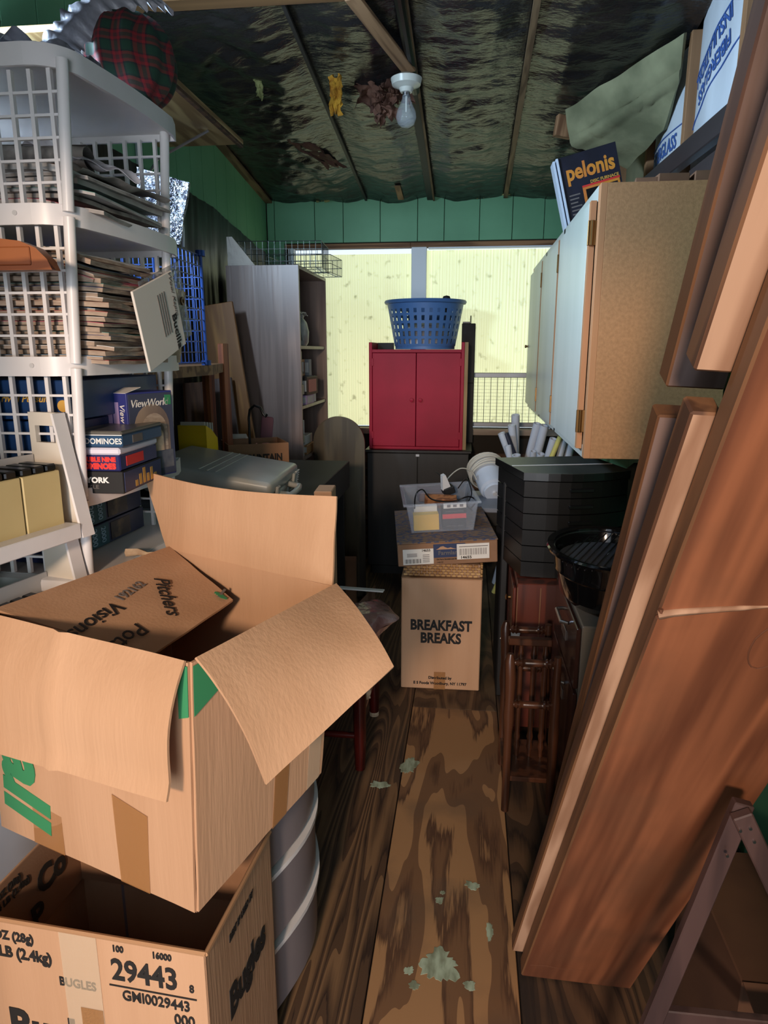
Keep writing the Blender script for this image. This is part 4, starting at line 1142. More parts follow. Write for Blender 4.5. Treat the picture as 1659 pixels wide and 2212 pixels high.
tape((bxx + .39, 4.09, .9435), (.18, .2, .055), 'cover_tan', 'tan case lying beside the lower front stack')
tape((bxx + .38, 4.09, .9995), (.18, .19, .055), 'cover_white', 'white case lying on the tan case')
# white ceramic ornament on the upper shelf
mat('ceramic', (164, 166, 160), 0.4, (120, 122, 118), 12)
cr = thing('ornament', 'grey-white rounded ceramic ornament with handle on the upper bookcase shelf', 'ornament', (bxx + .33, 4.07, 1.5845))
B().lathe([(.0, 0), (.07, 0), (.085, .02), (.09, .08), (.075, .13), (.05, .155), (.055, .17), (.03, .19), (.0, .195)], 20, sx=.75, sy=1.1, close=False).build('body', 'ceramic', cr, 50)
B().tube([(.02, -.06, .13), (.04, -.10, .12), (.05, -.11, .07), (.05, -.08, .03)], .008, 6).build('handle', 'ceramic', cr, 60)
B().sheet(lambda u, v: ((-.08 + .12 * u), (-.10 + .22 * v), .19 + .015 * nz(u * 6, v * 6) - .06 * (v - .5) ** 2), 8, 8, .004).build('ruffle', 'cover_white', cr, 60)
cr.location = (bxx + .345, 4.10, 1.5845)
# wire baskets
mat('wire_grey', (82, 88, 86), 0.4, metal=0.7)
def wire_basket(name, label, x0, x1, y0, y1, z0, h, step, loc, rz, r=.0022):
    t = thing(name, label, 'wire basket', loc, (0, 0, D2R(rz)))
    fr = B()
    for z in (z0, z0 + h * .5, z0 + h):
        fr.tube([(x0, y0, z), (x1, y0, z), (x1, y1, z), (x0, y1, z), (x0, y0, z)], r, 5)
    fr.build('frame', 'wire_grey', t)
    w = B(); n = int((x1 - x0) / step); m = int((y1 - y0) / step)
    for i in range(n + 1):
        x = x0 + (x1 - x0) * i / n
        w.tube([(x, y0, z0 + h), (x, y0, z0), (x, y1, z0), (x, y1, z0 + h)], r * .7, 4)
    for i in range(m + 1):
        yv = y0 + (y1 - y0) * i / m
        w.tube([(x0, yv, z0 + h), (x0, yv, z0), (x0 + .04, yv, z0)], r * .7, 4).tube([(x1 - .04, yv, z0), (x1, yv, z0), (x1, yv, z0 + h)], r * .7, 4)
    o = w.build('mesh_wires', 'wire_grey', t); o['kind'] = 'stuff'
    return t
wire_basket('wire_basket', 'large grey wire basket on top of the tall bookcase', 0, .50, 0, .30, 0, .14, .032, (-1.335, 4.02, 2.0145), 4)
wire_basket('wire_basket', 'smaller grey wire basket overhanging the window side of the bookcase', 0, .40, 0, .28, 0, .10, .030, (-1.235, 4.335, 2.0145), -4)
o = B().sheet(lambda u, v: bil((0, 0, 0), (.16, .0, 0), (.03, .0, .16), (0, 0, .16), u, v) + Vector((0, .01 * nz(u * 4, v * 4), 0)), 8, 8, .001).build('paper_sheet', 'paper', None, None, (-1.36, 3.985, 2.0145), (0, 0, D2R(5)))
tag(o, 'torn white paper leaning behind the bookcase top', 'paper')
# ================================================================== LEFT SIDE
# --- bare bulb in porcelain socket under the conduit
mat('porcelain', (206, 208, 200), 0.3)
mat('bulb_glass', (225, 235, 242), 0.05, alpha=0.16)
bl = thing('light_bulb', 'unlit clear light bulb in a white porcelain socket hanging from the ceiling', 'light bulb', (-0.322, 3.6, 2.59))
bl_ = [(0.0, 0.0), (.014, .001), (.029, .011), (.036, .032), (.033, .052), (.022, .074), (.0145, .092), (.0135, .102)]
B().lathe(bl_, 24, close=False).build('glass', 'bulb_glass', bl, 60)
B().lathe([(.013, .100), (.0135, .118), (.0, .119)], 16, close=False).build('screw_base', 'steel', bl, 60)
B().lathe([(.0, .112), (.02, .112), (.026, .125), (.05, .135), (.055, .155), (.03, .168), (.0, .17)], 24, close=False).build('socket', 'porcelain', bl, 40)
B().cyl((.005, 0, .165), (.01, 0, .225), .018, n=12).build('junction', 'label_navy', bl)
B().cyl((.0, 0, .05), (.0, 0, .10), .003, n=8).build('stem', 'porcelain', bl)
bl.scale = (1.3, 1.3, 1.3); bl.location = (-0.315, 3.50, 2.555)

# --- white plastic shelf tower
TY0, TY1, TX0, TX1 = 1.40, 1.86, -1.32, -0.795
tw = thing('shelf_tower', 'white plastic shelf tower with lattice end panels', 'shelf', (0, 0, 0))
RIM = (2.10, 1.818, 1.522, 1.238)
def outline(grow=0.0):
    pts = [(TX0, TY0 - .02 - grow), (-.86, TY0 - .02 - grow)]
    for i in range(7):
        t = PI / 2 * i / 6
        pts.append((-.86 + (.075 + grow) * math.sin(t), TY0 + .055 - (.075 + grow) * math.cos(t)))
    for i in range(1, 8):
        s = i / 8
        pts.append((-.785 + grow + .008 * math.sin(PI * s) + .022 * s, TY0 + .055 + (TY1 - .035 - TY0 - .055) * s))
    pts += [(-.763 + grow, TY1 - .03), (-.775, TY1 + .02 + grow), (TX0, TY1 + .02 + grow)]
    return pts
TDX = {2.10: .010, 1.818: -.006, 1.522: -.022, 1.238: -.036, 1.062: -.040}
for z in RIM:
    s = B().prism([(x + TDX[z], y) for x, y in outline()], z - .006, z + .004).build('shelf', 'white_plastic', tw)
    o1 = outline(.004); o2 = outline(-.004)
    n = len(o1); dx = TDX[z]; vs = [(x + dx, y, z - .022) for x, y in o1] + [(x + dx, y, z + .018) for x, y in o1] + [(x + dx, y, z + .018) for x, y in o2] + [(x + dx, y, z - .022) for x, y in o2]
    fs = []
    for k in range(4):
        for i in range(n):
            j = (i + 1) % n; k2 = (k + 1) % 4
            fs.append((k * n + i, k * n + j, k2 * n + j, k2 * n + i))
    B().add(vs, fs).build('rim', 'white_plastic', s, 50)
    for px_ in (-.90,): B().cyl((px_, TY0 - .026, z), (px_, TY0 - .022, z), .005, n=10).build('rivet', 'grey_plastic', s)
def lattice(y, z0, z1, dx):
    b = B(); TX0 = globals()['TX0'] + dx; TX1 = globals()['TX1'] + dx
    nx = 13
    for i in range(nx):
        x = TX0 + .02 + (TX1 - .02 - TX0 - .02) * i / (nx - 1)
        b.box(x - .004, x + .004, y - .005, y + .005, z0, z1)
    nzz = max(2, round((z1 - z0) / .042))
    for i in range(1, nzz):
        z = z0 + (z1 - z0) * i / nzz
        b.box(TX0 + .02, TX1, y - .004, y + .004, z - .0025, z + .0025)
    return b
LV = list(RIM) + [1.062]
for a, b_ in zip(LV, LV[1:]):
    for y in (TY0, TY1):
        lattice(y, b_ + .018 if b_ > 1.1 else b_, a - .022, (TDX[a] + TDX[b_]) / 2).build('lattice_panel', 'white_plastic', tw)
        for x in (TX1, TX0):
            B().cyl((x + TDX[b_], y, b_ + .004 if b_ > 1.1 else b_), (x + TDX[a], y, a - .006), .0115, n=14).build('post', 'white_plastic', tw, 40)

# --- top of tower: plaid bonnet with silver ribbon
def plaidmat():
    m = bpy.data.materials.new('plaid'); m.use_nodes = True; nt = m.node_tree; b = nt.nodes['Principled BSDF']
    b.inputs['Roughness'].default_value = 0.9
    tc = nt.nodes.new('ShaderNodeTexCoord'); outs = []
    for d in ('X', 'Z'):
        w = nt.nodes.new('ShaderNodeTexWave'); w.wave_type = 'BANDS'; w.bands_direction = d
        w.inputs['Scale'].default_value = 7; w.inputs['Distortion'].default_value = 1.2
        nt.links.new(tc.outputs['Object'], w.inputs['Vector'])
        r = nt.nodes.new('ShaderNodeValToRGB'); r.color_ramp.interpolation = 'CONSTANT'
        e = r.color_ramp.elements; e[0].position = 0; e[0].color = srgb(24, 56, 42); e[1].position = .58; e[1].color = srgb(124, 24, 32)
        x = e.new(.35); x.color = srgb(30, 26, 34); y = e.new(.92); y.color = srgb(70, 34, 36)
        nt.links.new(w.outputs['Fac'], r.inputs['Fac']); outs.append(r.outputs['Color'])
    mx = nt.nodes.new('ShaderNodeMix'); mx.data_type = 'RGBA'; mx.inputs['Factor'].default_value = .5
    nt.links.new(outs[0], mx.inputs[6]); nt.links.new(outs[1], mx.inputs[7]); nt.links.new(mx.outputs[2], b.inputs['Base Color'])
    MATS['plaid'] = m
plaidmat()
mat('silver_ribbon', (146, 146, 154), 0.4, (98, 98, 106), 14, bump=.5, bscale=25)
pb = thing('plaid_bonnet', 'red and green plaid stuffed cloth ball with ruffled silver ribbon on the shelf tower', 'bonnet', (-0.815, 1.75, 2.213))
def ballf(u, v):
    t = 2 * PI * u; p = PI * v
    r = .108 * (1 + .05 * math.cos(11 * t) * math.sin(p) + .04 * nz(math.cos(t) * 2, math.sin(t) * 2, v * 3))
    return (r * math.sin(p) * math.cos(t), r * math.sin(p) * math.sin(t), -r * math.cos(p) * .98)
B().sheet(ballf, 66, 24, 0).build('cloth_ball', 'plaid', pb, 60)
def rufff(u, v):
    # broad ruffled band from the shelf over the upper left of the ball
    k = [(-.16, -.13, -.10), (-.125, -.12, -.045), (-.085, -.105, .02), (-.03, -.075, .085), (.03, -.03, .125), (.07, .03, .135)]
    s_ = u * (len(k) - 1); i = min(int(s_), len(k) - 2); p = lerp(k[i], k[i + 1], s_ - i)
    w = (.040 + .012 * nz(u * 14, 2.2)) * (v - .5) * 2
    d = Vector((.62, .1, -.35)).normalized()
    e = abs(v - .5) * 2
    return p + d * w + Vector((0, -.8, .5)) * ((.006 * math.sin(u * 95) + .014 * nz(u * 30, v * 3, 4)) * e + .02 * (1 - e))
B().sheet(rufff, 90, 8, .001).build('ruffle', 'silver_ribbon', pb, 60)
rb = thing('ribbon_bow', 'loose silver ribbon loops and tissue on top of the shelf tower', 'ribbon', (-0.955, 1.52, 2.106))
for k, (x, y, r, tl) in enumerate(((-.02, 0, .035, 20), (.04, .02, .03, -30), (-.10, .0, .03, 60), (.09, .05, .035, 10))):
    B().sheet(lambda u, v, x=x, y=y, r=r, tl=tl: (x + r * math.cos(2 * PI * u) + .01 * math.sin(u * 20), y + (v - .5) * .03 + .004 * math.sin(u * 30), r + r * math.sin(2 * PI * u)), 24, 3, .0008).build('loop', 'silver_ribbon', rb, 60)
def tisf(u, v): return ((u - .5) * .34, (v - .5) * .16, .045 + .05 * nz(u * 5, v * 5, 2.2) - .09 * (abs(u - .5) * 2) ** 3 * .5 + .02 * nz(u * 13, v * 9))
B().sheet(tisf, 34, 16, .001).build('tissue', 'silver_ribbon', rb, 60)

# --- papers on the second shelf
mat('page_white', (196, 190, 186), 0.85, (170, 160, 152), 16)
mat('cover_red', (150, 50, 52), 0.5); mat('cover_teal', (60, 120, 110), 0.5); mat('cover_navy', (40, 52, 96), 0.5); mat('cover_sky', (150, 180, 205), 0.5); mat('cover_rose', (190, 90, 110), 0.5); mat('cover_brown', (120, 84, 66), 0.6)
def magazine(loc, w, d, h, m, label, group, rz=0, seed=0, droop=0.0, pages='page_white', name='magazine'):
    t = thing(name, label, name, loc, (0, 0, D2R(rz)), group)
    def f(u, v, z):
        x = -w + w * u; y = (v - .5) * d
        e = max(0, u - .7) / .3
        return (x + .006 * nz(v * 5, seed, z * 40), y, z + .0022 * nz(u * 3, v * 3, seed) - droop * e * e + .003 * e * nz(v * 4, seed))
    def slab(z0, z1):
        nu, nv = 10, 5
        b = B(); w_ = nv + 1
        vs = [f(i / nu, j / nv, z0) for i in range(nu + 1) for j in range(nv + 1)] + [f(i / nu, j / nv, z1) for i in range(nu + 1) for j in range(nv + 1)]
        k = (nu + 1) * w_
        fs = [(i * w_ + j, (i + 1) * w_ + j, (i + 1) * w_ + j + 1, i * w_ + j + 1) for i in range(nu) for j in range(nv)]
        fs += [tuple(q + k for q in x_) for x_ in fs]
        ring = [i * w_ for i in range(nu + 1)] + [nu * w_ + j for j in range(1, nv + 1)] + [i * w_ + nv for i in range(nu - 1, -1, -1)] + [j for j in range(nv - 1, 0, -1)]
        fs += [(ring[i], ring[(i + 1) % len(ring)], ring[(i + 1) % len(ring)] + k, ring[i] + k) for i in range(len(ring))]
        return b.add(vs, fs)
    slab(0.0004, h - .0010).build('pages', pages, t)
    slab(h - .0010, h).build('cover', m, t)
    return t
ORD = 'first second third fourth fifth sixth seventh eighth ninth tenth eleventh twelfth thirteenth fourteenth fifteenth sixteenth seventeenth eighteenth nineteenth twentieth twenty-first twenty-second twenty-third twenty-fourth twenty-fifth twenty-sixth'.split()
CV = ['cover_red', 'cover_white', 'cover_teal', 'page_white', 'cover_brown', 'cover_navy', 'cover_rose', 'cover_sky', 'page_white', 'cover_dark']
z = RIM[1] + .0045
for i in range(9):
    h = (.012, .008, .015, .01, .007, .013)[i % 6]
    magazine((-.80 + .03 * math.sin(i * 2.1), 1.63 + .01 * math.cos(i), z), .30, .36, h, CV[(i * 3) % 10], '%s paper in the untidy flat pile on the second tower shelf' % ORD[i], 'papers on the second tower shelf', rz=5 * math.sin(i * 1.7), seed=i * 1.3, droop=.006 + .006 * (i % 3), pages='newsprint' if i % 2 else 'page_white', name='newspaper')
    z += h + .0008
def rollf(u, v):
    t = 2 * PI * u * 1.3; r = .022 + .004 * u
    return (-.20 + .36 * v, r * math.cos(t) * 1.5 + .01 * nz(v * 5, u), r * math.sin(t) + .03)
o = B().sheet(rollf, 30, 16, .001).build('rolled_newspaper', 'newsprint', None, 60, (-1.0, 1.55, z + .004), (0, 0, D2R(8))); tag(o, 'rolled newspaper lying on the pile of the second shelf', 'newspaper')
mat('white_cloth', (206, 200, 204), 0.9, (186, 180, 186), 8)
def rag(u, v):
    return bil((-.10, -.03, .07), (-.03, .02, .075), (.13, .05, .008), (.05, -.06, .03), u, v) + Vector((.01 * nz(u * 4, v * 4, 1), .015 * nz(u * 5, v * 4, 2), .03 * nz(u * 4, v * 3, 4)))
o = B().sheet(rag, 20, 20, .0015).build('white_rag', 'white_cloth', None, 60, (-.88, 1.58, z - .01)); tag(o, 'crumpled white cloth on the newspaper pile', 'cloth')
o = B().sheet(lambda u, v: bil((-.18, -.12, 0), (.0, -.15, .0), (.04, .2, .004), (-.16, .2, .004), u, v) + Vector((0, 0, .02 * nz(u * 4, v * 4, 6) - .02 * u * u)), 16, 16, .001).build('loose_newspaper', 'newsprint', None, 60, (-.80, 1.62, z + .01)); tag(o, 'loose newspaper sheet spread on top of the second shelf pile', 'newspaper')
mat('silver_bubble', (150, 152, 160), 0.22, (48, 50, 60), 60, metal=0.9, bump=1.0, bscale=130)
def silv(u, v): return bil((-.02, 0, 0), (.13, .015, .0), (.175, .02, .20), (.0, 0.0, .25), u, v) + Vector((0, .012 * nz(u * 3, v * 3, 5), 0))
o = B().sheet(silv, 26, 26, .012).build('bubble_bag', 'silver_bubble', None, 40, (-1.145, 2.46, 1.916)); tag(o, 'silver bubble-wrap envelope tucked behind the shelf tower', 'envelope')
o = B().tube([(0, 0, 0), (.003, 0, .05), (0, 0, .12), (-.012, 0, .165)], .006, 6).build('white_hook', 'print_white', None, 60, (-1.025, 2.53, 1.915)); tag(o, 'slim white plastic hook hanging beside the silver envelope', 'hook')

# --- magazines on the third shelf
z = RIM[2] + .0045
for i in range(26):
    h = (.0095, .0075, .011, .0085, .010)[i % 5]
    if z + h > 1.765: break
    back = i / 26
    magazine((-.765 - .012 * math.sin(i * 1.9) - (.035 if i > 18 else 0), 1.585 + .006 * math.cos(i * 2.3), z), .27, .30, h, CV[(i * 7) % 10], '%s browned magazine from the bottom of the tall curled stack' % ORD[i], 'magazines stacked on the third tower shelf', rz=4 * math.sin(i * 2.7), seed=i * 2.1, droop=.004 + (.012 if i > 17 else 0), pages='paper_aged')
    z += h + .0006
z = RIM[2] + .0045
for i in range(24):
    h = (.010, .008, .0115, .009, .0075)[(i + 2) % 5]
    if z + h > 1.775: break
    magazine((-1.06, 1.60 + .008 * math.sin(i * 1.3), z), .20, .37, h, CV[(i * 3 + 1) % 10], '%s magazine from the bottom of the inner stack behind the lattice' % ORD[i], 'magazines stacked behind the lattice', rz=2 * math.sin(i * 1.9), seed=i * 3.3)
    z += h + .0006
# needlework kit packet
mat('vinyl_clear', (120, 122, 126), 0.1, alpha=.5, bump=.6, bscale=40)
pkx = thing('kit_packet', 'white needlework kit packet in a clear vinyl sleeve with eyelet on the magazine shelf', 'packet', (-.742, 1.745, 1.523), (0, D2R(0), D2R(88)))
MX = Matrix.Rotation(D2R(-18), 4, 'Y')
def pq(x0, x1, z0, z1, y0, y1): return B().box(x0, x1, y0, y1, z0, z1, .001, M=MX)
pq(-.105, .125, .035, .225, .002, .004).build('sleeve', 'vinyl_clear', pkx)
card = pq(-.155, .060, .03, .215, -.006, .0).build('card', 'paper', pkx)
text('Bucilla', .034, 'print_black', card, MX @ Vector((.022, -.0068, .075)), MX.to_3x3() @ Vector((0, 0, -1)), MX.to_3x3() @ Vector((1, 0, 0)), bold=.0006)
text('Wool Kapin', .022, 'print_grey', card, MX @ Vector((.040, -.0068, .165)), MX.to_3x3() @ Vector((0, 0, -1)), MX.to_3x3() @ Vector((1, 0, 0)), shear=.4)
for k in range(4): B().box(-.01 - .012 * k, -.006 - .012 * k, -.0072, -.0062, .08, .18, M=MX).build('fine_print', 'print_grey', card)
B().lathe([(.005, 0), (.0105, 0), (.0105, .004), (.005, .004), (.005, 0)], 16, close=False, M=MX @ Matrix.Translation((.10, .002, .13)) @ Matrix.Rotation(D2R(90), 4, 'X')).build('eyelet', 'brass', pkx, 40)
o = B().box(-.07, .07, -.004, .004, 0, .19, .001).build('paper_packet', 'paper_tan', None, None, (-.80, 1.80, 1.53), (D2R(4), D2R(8), D2R(80))); tag(o, 'cream paper packet standing behind the magazines at the end of the third shelf', 'packet')

# --- games on the fourth shelf
mat('game_blue', (30, 64, 112), 0.35, (24, 52, 94), 4)
g1 = thing('game_box', 'large blue board game box with gold script lying under the third shelf', 'box', (-1.30, 1.425, 1.405))
B().box(0, .462, 0, .40, 0, .085, .002).build('carton', 'game_blue', g1)
text('Trivial Pursuit', .022, 'print_gold', g1, (.335, -.0008, .045), (1, 0, 0), (0, 0, 1), shear=.35, bold=.0004)
B().cyl((.43, -.0012, .03), (.43, -.0004, .03), .013, n=16).build('gold_seal', 'print_gold', g1)
g2 = B().box(0, .44, 0, .40, 0, .158, .002).build('game_box', 'game_blue', None, None, (-1.30, 1.43, 1.2425)); tag(g2, 'second blue game box under the gold script one', 'box')
mat('purple_carton', (52, 56, 124), 0.5, (46, 50, 112), 6)
mat('photo_dark', (62, 64, 84), 0.4)
mat('photo_arch', (150, 128, 110), 0.5, (110, 92, 84), 8, (1, 1, .3))
mat('photo_rock', (70, 72, 84), 0.5, (110, 108, 112), 20)
vb = thing('software_box', 'dark software box with stone arches picture and green price tag', 'box', (-.872, 1.60, 1.2425), (0, 0, D2R(-20)))
B().box(0, .075, 0, .15, 0, .212, .001).build('carton', 'purple_carton', vb)
fr_ = B().box(.0755, .0775, .004, .147, .004, .208).build('front_picture', 'photo_dark', vb)
def arch(w, h, x0, zb):
    return [(x0 - w / 2, zb)] + [(x0 - w / 2 * math.cos(PI * i / 12), zb + h + w / 2 * math.sin(PI * i / 12)) for i in range(13)] + [(x0 + w / 2, zb)]
for k, (w, h, mm) in enumerate(((.115, .06, 'photo_arch'), (.085, .052, 'paper_aged'), (.055, .045, 'photo_arch'), (.03, .04, 'paper_tan'))):
    B().prism(arch(w, h, .075 + .006 * k, .065), .0775 + .0004 * k, .0780 + .0004 * k, 'x').build('arch_print', mm, fr_)
B().box(.0775, .0782, .012, .140, .02, .064).build('rock_print', 'photo_rock', fr_)
text('ViewWorld', .026, 'paper', fr_, (.0779, .070, .185), (0, 1, 0), (0, 0, 1), shear=.25)
B().box(.0775, .0785, .122, .142, .178, .202).build('price_tag', 'print_green', vb)
for x0, z0, z1 in ((.008, .13, .19), (.03, .13, .19), (.012, .09, .125)): B().box(x0, x0 + .018, -.0012, 0, z0, z1).build('fine_print', 'cover_lilac', vb)
text('ViewWorld', .022, 'paper', vb, (.060, -.0008, .135), (0, 0, -1), (1, 0, 0), shear=.25)
B().sheet(lambda u, v: bil((0, -.002, .212), (.075, -.002, .212), (.073, .05, .224), (.004, .05, .222), u, v), 4, 4, .001).build('torn_flap', 'paper', vb)
mat('tin_blue', (52, 84, 118), 0.3, metal=.2); mat('tin_grey', (120, 116, 108), 0.35, metal=.5); mat('tin_white', (220, 214, 228), 0.3)
mat('tin_navy', (40, 42, 92), 0.2)
TZ = 1.2425
ny = thing('puzzle_box', 'black New York puzzle box at the bottom of the domino stack', 'box', (-.868, 1.425, TZ), (0, 0, D2R(3)))
B().box(-.03, .118, 0, .22, 0, .050, .0015).build('carton', 'black_matte', ny)
B().box(.1182, .1192, .005, .215, .003, .047).build('city_picture', 'cover_navy', ny)
for k in range(6): B().box(.1192, .1196, .06 + .022 * k, .074 + .022 * k, .006, .02 + .022 * ((k * 7) % 5) / 4).build('tower_print', 'print_gold', ny)
text('NEW YORK', .017, 'print_white', ny, (.035, -.0008, .030), (1, 0, 0), (0, 0, 1), bold=.0007, sx=1.1)
text('PUZZLE', .012, 'print_grey', ny, (.035, -.0008, .015), (1, 0, 0), (0, 0, 1), sx=1.3)
dn = thing('domino_tin', 'navy dominoes tin with red lettering and white lid in the middle of the stack', 'tin', (-.868, 1.425, TZ + .0505), (0, 0, D2R(2)))
B().box(-.03, .115, 0, .20, 0, .036, .003).build('tin', 'tin_navy', dn)
B().box(-.032, .117, -.002, .202, .0362, .052, .004).build('lid', 'tin_white', dn)
text('DOUBLE NINE', .0135, 'print_red', dn, (.062, -.0008, .026), (1, 0, 0), (0, 0, 1), bold=.0010)
text('DOMINOES', .0165, 'print_red', dn, (.062, -.0008, .011), (1, 0, 0), (0, 0, 1), bold=.0014)
B().box(.1152, .1160, .03, .12, .008, .030).build('side_print', 'print_red', dn)
d2 = thing('domino_tin', 'blue dominoes tin with white lettering and dusty lid on top of the stack', 'tin', (-.868, 1.43, TZ + .103), (0, 0, D2R(1)))
B().box(-.03, .122, 0, .21, 0, .027, .003).build('tin', 'tin_blue', d2)
B().box(-.031, .123, -.001, .211, .0272, .036, .003).build('lid', 'tin_grey', d2)
B().box(-.0305, .1225, -.0015, -.0005, .0262, .028).build('white_line', 'print_white', d2)
text('DOMINOES', .0175, 'print_white', d2, (.079, -.0008, .013), (1, 0, 0), (0, 0, 1), bold=.0003, sx=.95)
B().box(.1222, .1230, .05, .10, .005, .022).build('side_print', 'print_grey', d2)
o = B().box(0, .02, 0, .12, 0, .13, .001).build('red_booklet', 'rust_paper', None, None, (-.90, 1.665, TZ), (0, D2R(-8), D2R(10))); tag(o, 'dull red booklet standing between the games', 'booklet')

# --- white drawer unit carrying the tower, with puzzles on it
ct = thing('drawer_cart', 'white plastic drawer unit under the shelf tower', 'drawers', (-1.10, 1.64, 0), (0, 0, D2R(-4)))
B().box(-.32, .335, -.26, .42, 1.018, 1.058, .008, seg=2).build('top', 'white_plastic', ct, 40)
B().box(-.30, .31, -.235, .40, 1.0585, 1.061, .001).build('top_inset', 'grey_plastic', ct)
for x in (-.30, .31):
    for y in (-.24, .40): B().box(x - .016, x + .016, y - .016, y + .016, 0, 1.018, .004).build('post', 'white_plastic', ct)
for k in range(4):
    z0 = .05 + .24 * k
    d = B().box(-.28, .29, -.235, .38, z0, z0 + .21, .006).build('drawer', 'translucent_plastic', ct)
    B().box(.2905, .318, -.05, .15, z0 + .16, z0 + .19, .004).build('handle', 'white_plastic', d)
mat('puzzle_teal', (40, 92, 104), 0.35, (34, 78, 92), 5)
mat('puzzle_art', (60, 48, 46), 0.4, (128, 100, 80), 26, detail=6, lo=.5, hi=.7)
mat('puzzle_navy', (26, 32, 62), 0.35, (38, 46, 84), 6)
for i, (z0, num, lab) in enumerate(((1.0635, '2000', 'lower dark 2000 piece puzzle box on the white drawer unit'), (1.1235, '2000', 'upper dark 2000 piece puzzle box under the fourth tower shelf'))):
    p = thing('puzzle_box', lab, 'box', (-.93 - .004 * i, 1.46, z0), (0, 0, D2R(-3)))
    B().box(-.28, 0, 0, .375, 0, .058, .001).build('carton', 'puzzle_navy', p)
    B().box(.0002, .0012, .07, .195, .002, .056).build('end_panel', 'puzzle_teal', p)
    B().box(.0002, .0014, .205, .30, .006, .052).build('art_print', 'puzzle_art', p)
    text(num, .030, 'cover_sky', p, (.0016, .128, .029), (0, 0, -1), (0, 1, 0), bold=.0006, sx=.75)
    text(num, .028, 'cover_sky', p, (.0016, .168, .029), (0, 0, -1), (0, 1, 0), bold=.0004, sx=.75)

# --- white media rack with beige video cases in the left foreground
mr = thing('media_rack', 'white plastic media rack with handle hole in the left foreground', 'rack', (-.82, 1.365, 0), (0, 0, D2R(-13)))
# end panel in the local xz plane, faces -y
def endpanel(z0, z1, hole):
    w0, w1 = .0 + .0, -.036
    b = B()
    zt = z1
    xf = lambda z: .02 - .05 * (z - z0) / (z1 - z0)
    x0 = -.115
    if hole:
        hz0, hz1, hx0, hx1 = zt - .064, zt - .028, x0 + .016, xf(zt) - .016
        for (xa, xb, za, zb) in ((x0, hx0, hz0, hz1),):
            b.box(xa, xb, 0, .012, za, zb)
        b.add([(hx1, 0, hz0), (xf(hz0), 0, hz0), (xf(hz1), 0, hz1), (hx1, 0, hz1), (hx1, .012, hz0), (xf(hz0), .012, hz0), (xf(hz1), .012, hz1), (hx1, .012, hz1)], [(0, 1, 2, 3), (7, 6, 5, 4), (0, 4, 5, 1), (1, 5, 6, 2), (2, 6, 7, 3), (3, 7, 4, 0)])
        segs = ((z0, hz0), (hz1, zt))
    else: segs = ((z0, z1),)
    for a, c in segs:
        b.add([(x0, 0, a), (xf(a), 0, a), (xf(c), 0, c), (x0, 0, c), (x0, .012, a), (xf(a), .012, a), (xf(c), .012, c), (x0, .012, c)], [(0, 1, 2, 3), (7, 6, 5, 4), (0, 4, 5, 1), (1, 5, 6, 2), (2, 6, 7, 3), (3, 7, 4, 0)])
    return b, xf
RL = .62
for zb, zt, hole in ((1.165, 1.425, True), (.885, 1.160, False)):
    for y in (0, -RL):
        b, xf = endpanel(zb, zt, hole)
        p = b.build('end_panel', 'beige_plastic', mr, None, (0, y, 0))
        B().add([(xf(zb) - .002, -.022, zb), (xf(zb) + .004, -.022, zb), (xf(zt) + .004, -.022, zt), (xf(zt) - .002, -.022, zt), (xf(zb) - .002, .012, zb), (xf(zb) + .004, .012, zb), (xf(zt) + .004, .012, zt), (xf(zt) - .002, .012, zt)], [(0, 1, 2, 3), (7, 6, 5, 4), (0, 4, 5, 1), (1, 5, 6, 2), (2, 6, 7, 3), (3, 7, 4, 0)]).build('front_edge', 'white_plastic', p)
    B().box(-.02, .022, -RL + .014, -.024, zb - .0, zb + .032, .002).build('shelf_lip', 'white_plastic', mr)
    B().box(-.115, -.02, -RL + .014, -.002, zb, zb + .01).build('shelf', 'white_plastic', mr)
    B().box(-.115, -.109, -RL + .014, -.002, zb + .01, zt - .09, .001).build('back_panel', 'grey_plastic', mr)
B().box(-.135, -.105, -RL + .02, .01, 0, .885, .004).build('pedestal', 'white_plastic', mr)
mat('case_beige', (206, 184, 132), 0.5, (198, 176, 124), 5)
def vhs(y, zb, k, lab):
    M0 = mr.matrix_basis
    o = thing('tape_binder', lab, 'video case', M0 @ Vector((-.012, y, zb)), mr.rotation_euler, 'beige binders in the media rack')
    B().box(-.085, .0, -.098, -.002, .0, .135, .002).build('binder', 'case_beige', o)
    for j in range(3):
        B().box(-.080, -.002, -.096 + .031 * j, -.069 + .031 * j, .1352, .150, .003).build('black_tape', 'black_plastic', o)
    return o
for k, y in enumerate((-.03, -.13, -.23, -.33)):
    vhs(y, 1.1755, k, ('beige tape binder next to the rack end panel, upper shelf', 'second beige tape binder on the upper rack shelf', 'third beige tape binder on the upper rack shelf', 'fourth beige tape binder on the upper rack shelf')[k])
for k, y in enumerate((-.06, -.16, -.26)):
    vhs(y, .8955, k, ('beige tape binder nearest the end panel on the lower rack shelf', 'second beige tape binder on the lower rack shelf', 'third beige tape binder on the lower rack shelf')[k])
# --- carved wooden piece poking in at left
woodmat('old_oak', (140, 82, 46), (92, 48, 26), 'x', 9, 0.45, 8)
cw = [(-.26, .0), (-.26, .058), (-.16, .056), (-.09, .055), (-.05, .050), (-.02, .038), (.0, .018), (.008, .0)]
o = B().prism(cw, -.014, .014, 'y').box(-.26, -.03, -.017, -.0145, .008, .040, .002).build('wooden_headrail', 'old_oak', None, 25, (-.757, 1.25, 1.694)); tag(o, 'curved brown wooden chair rail poking in at the left edge', 'wooden rail')
B().box(-.262, -.240, -.012, .012, -1.694 + .0, .0, .003).build('upright', 'old_oak', o)

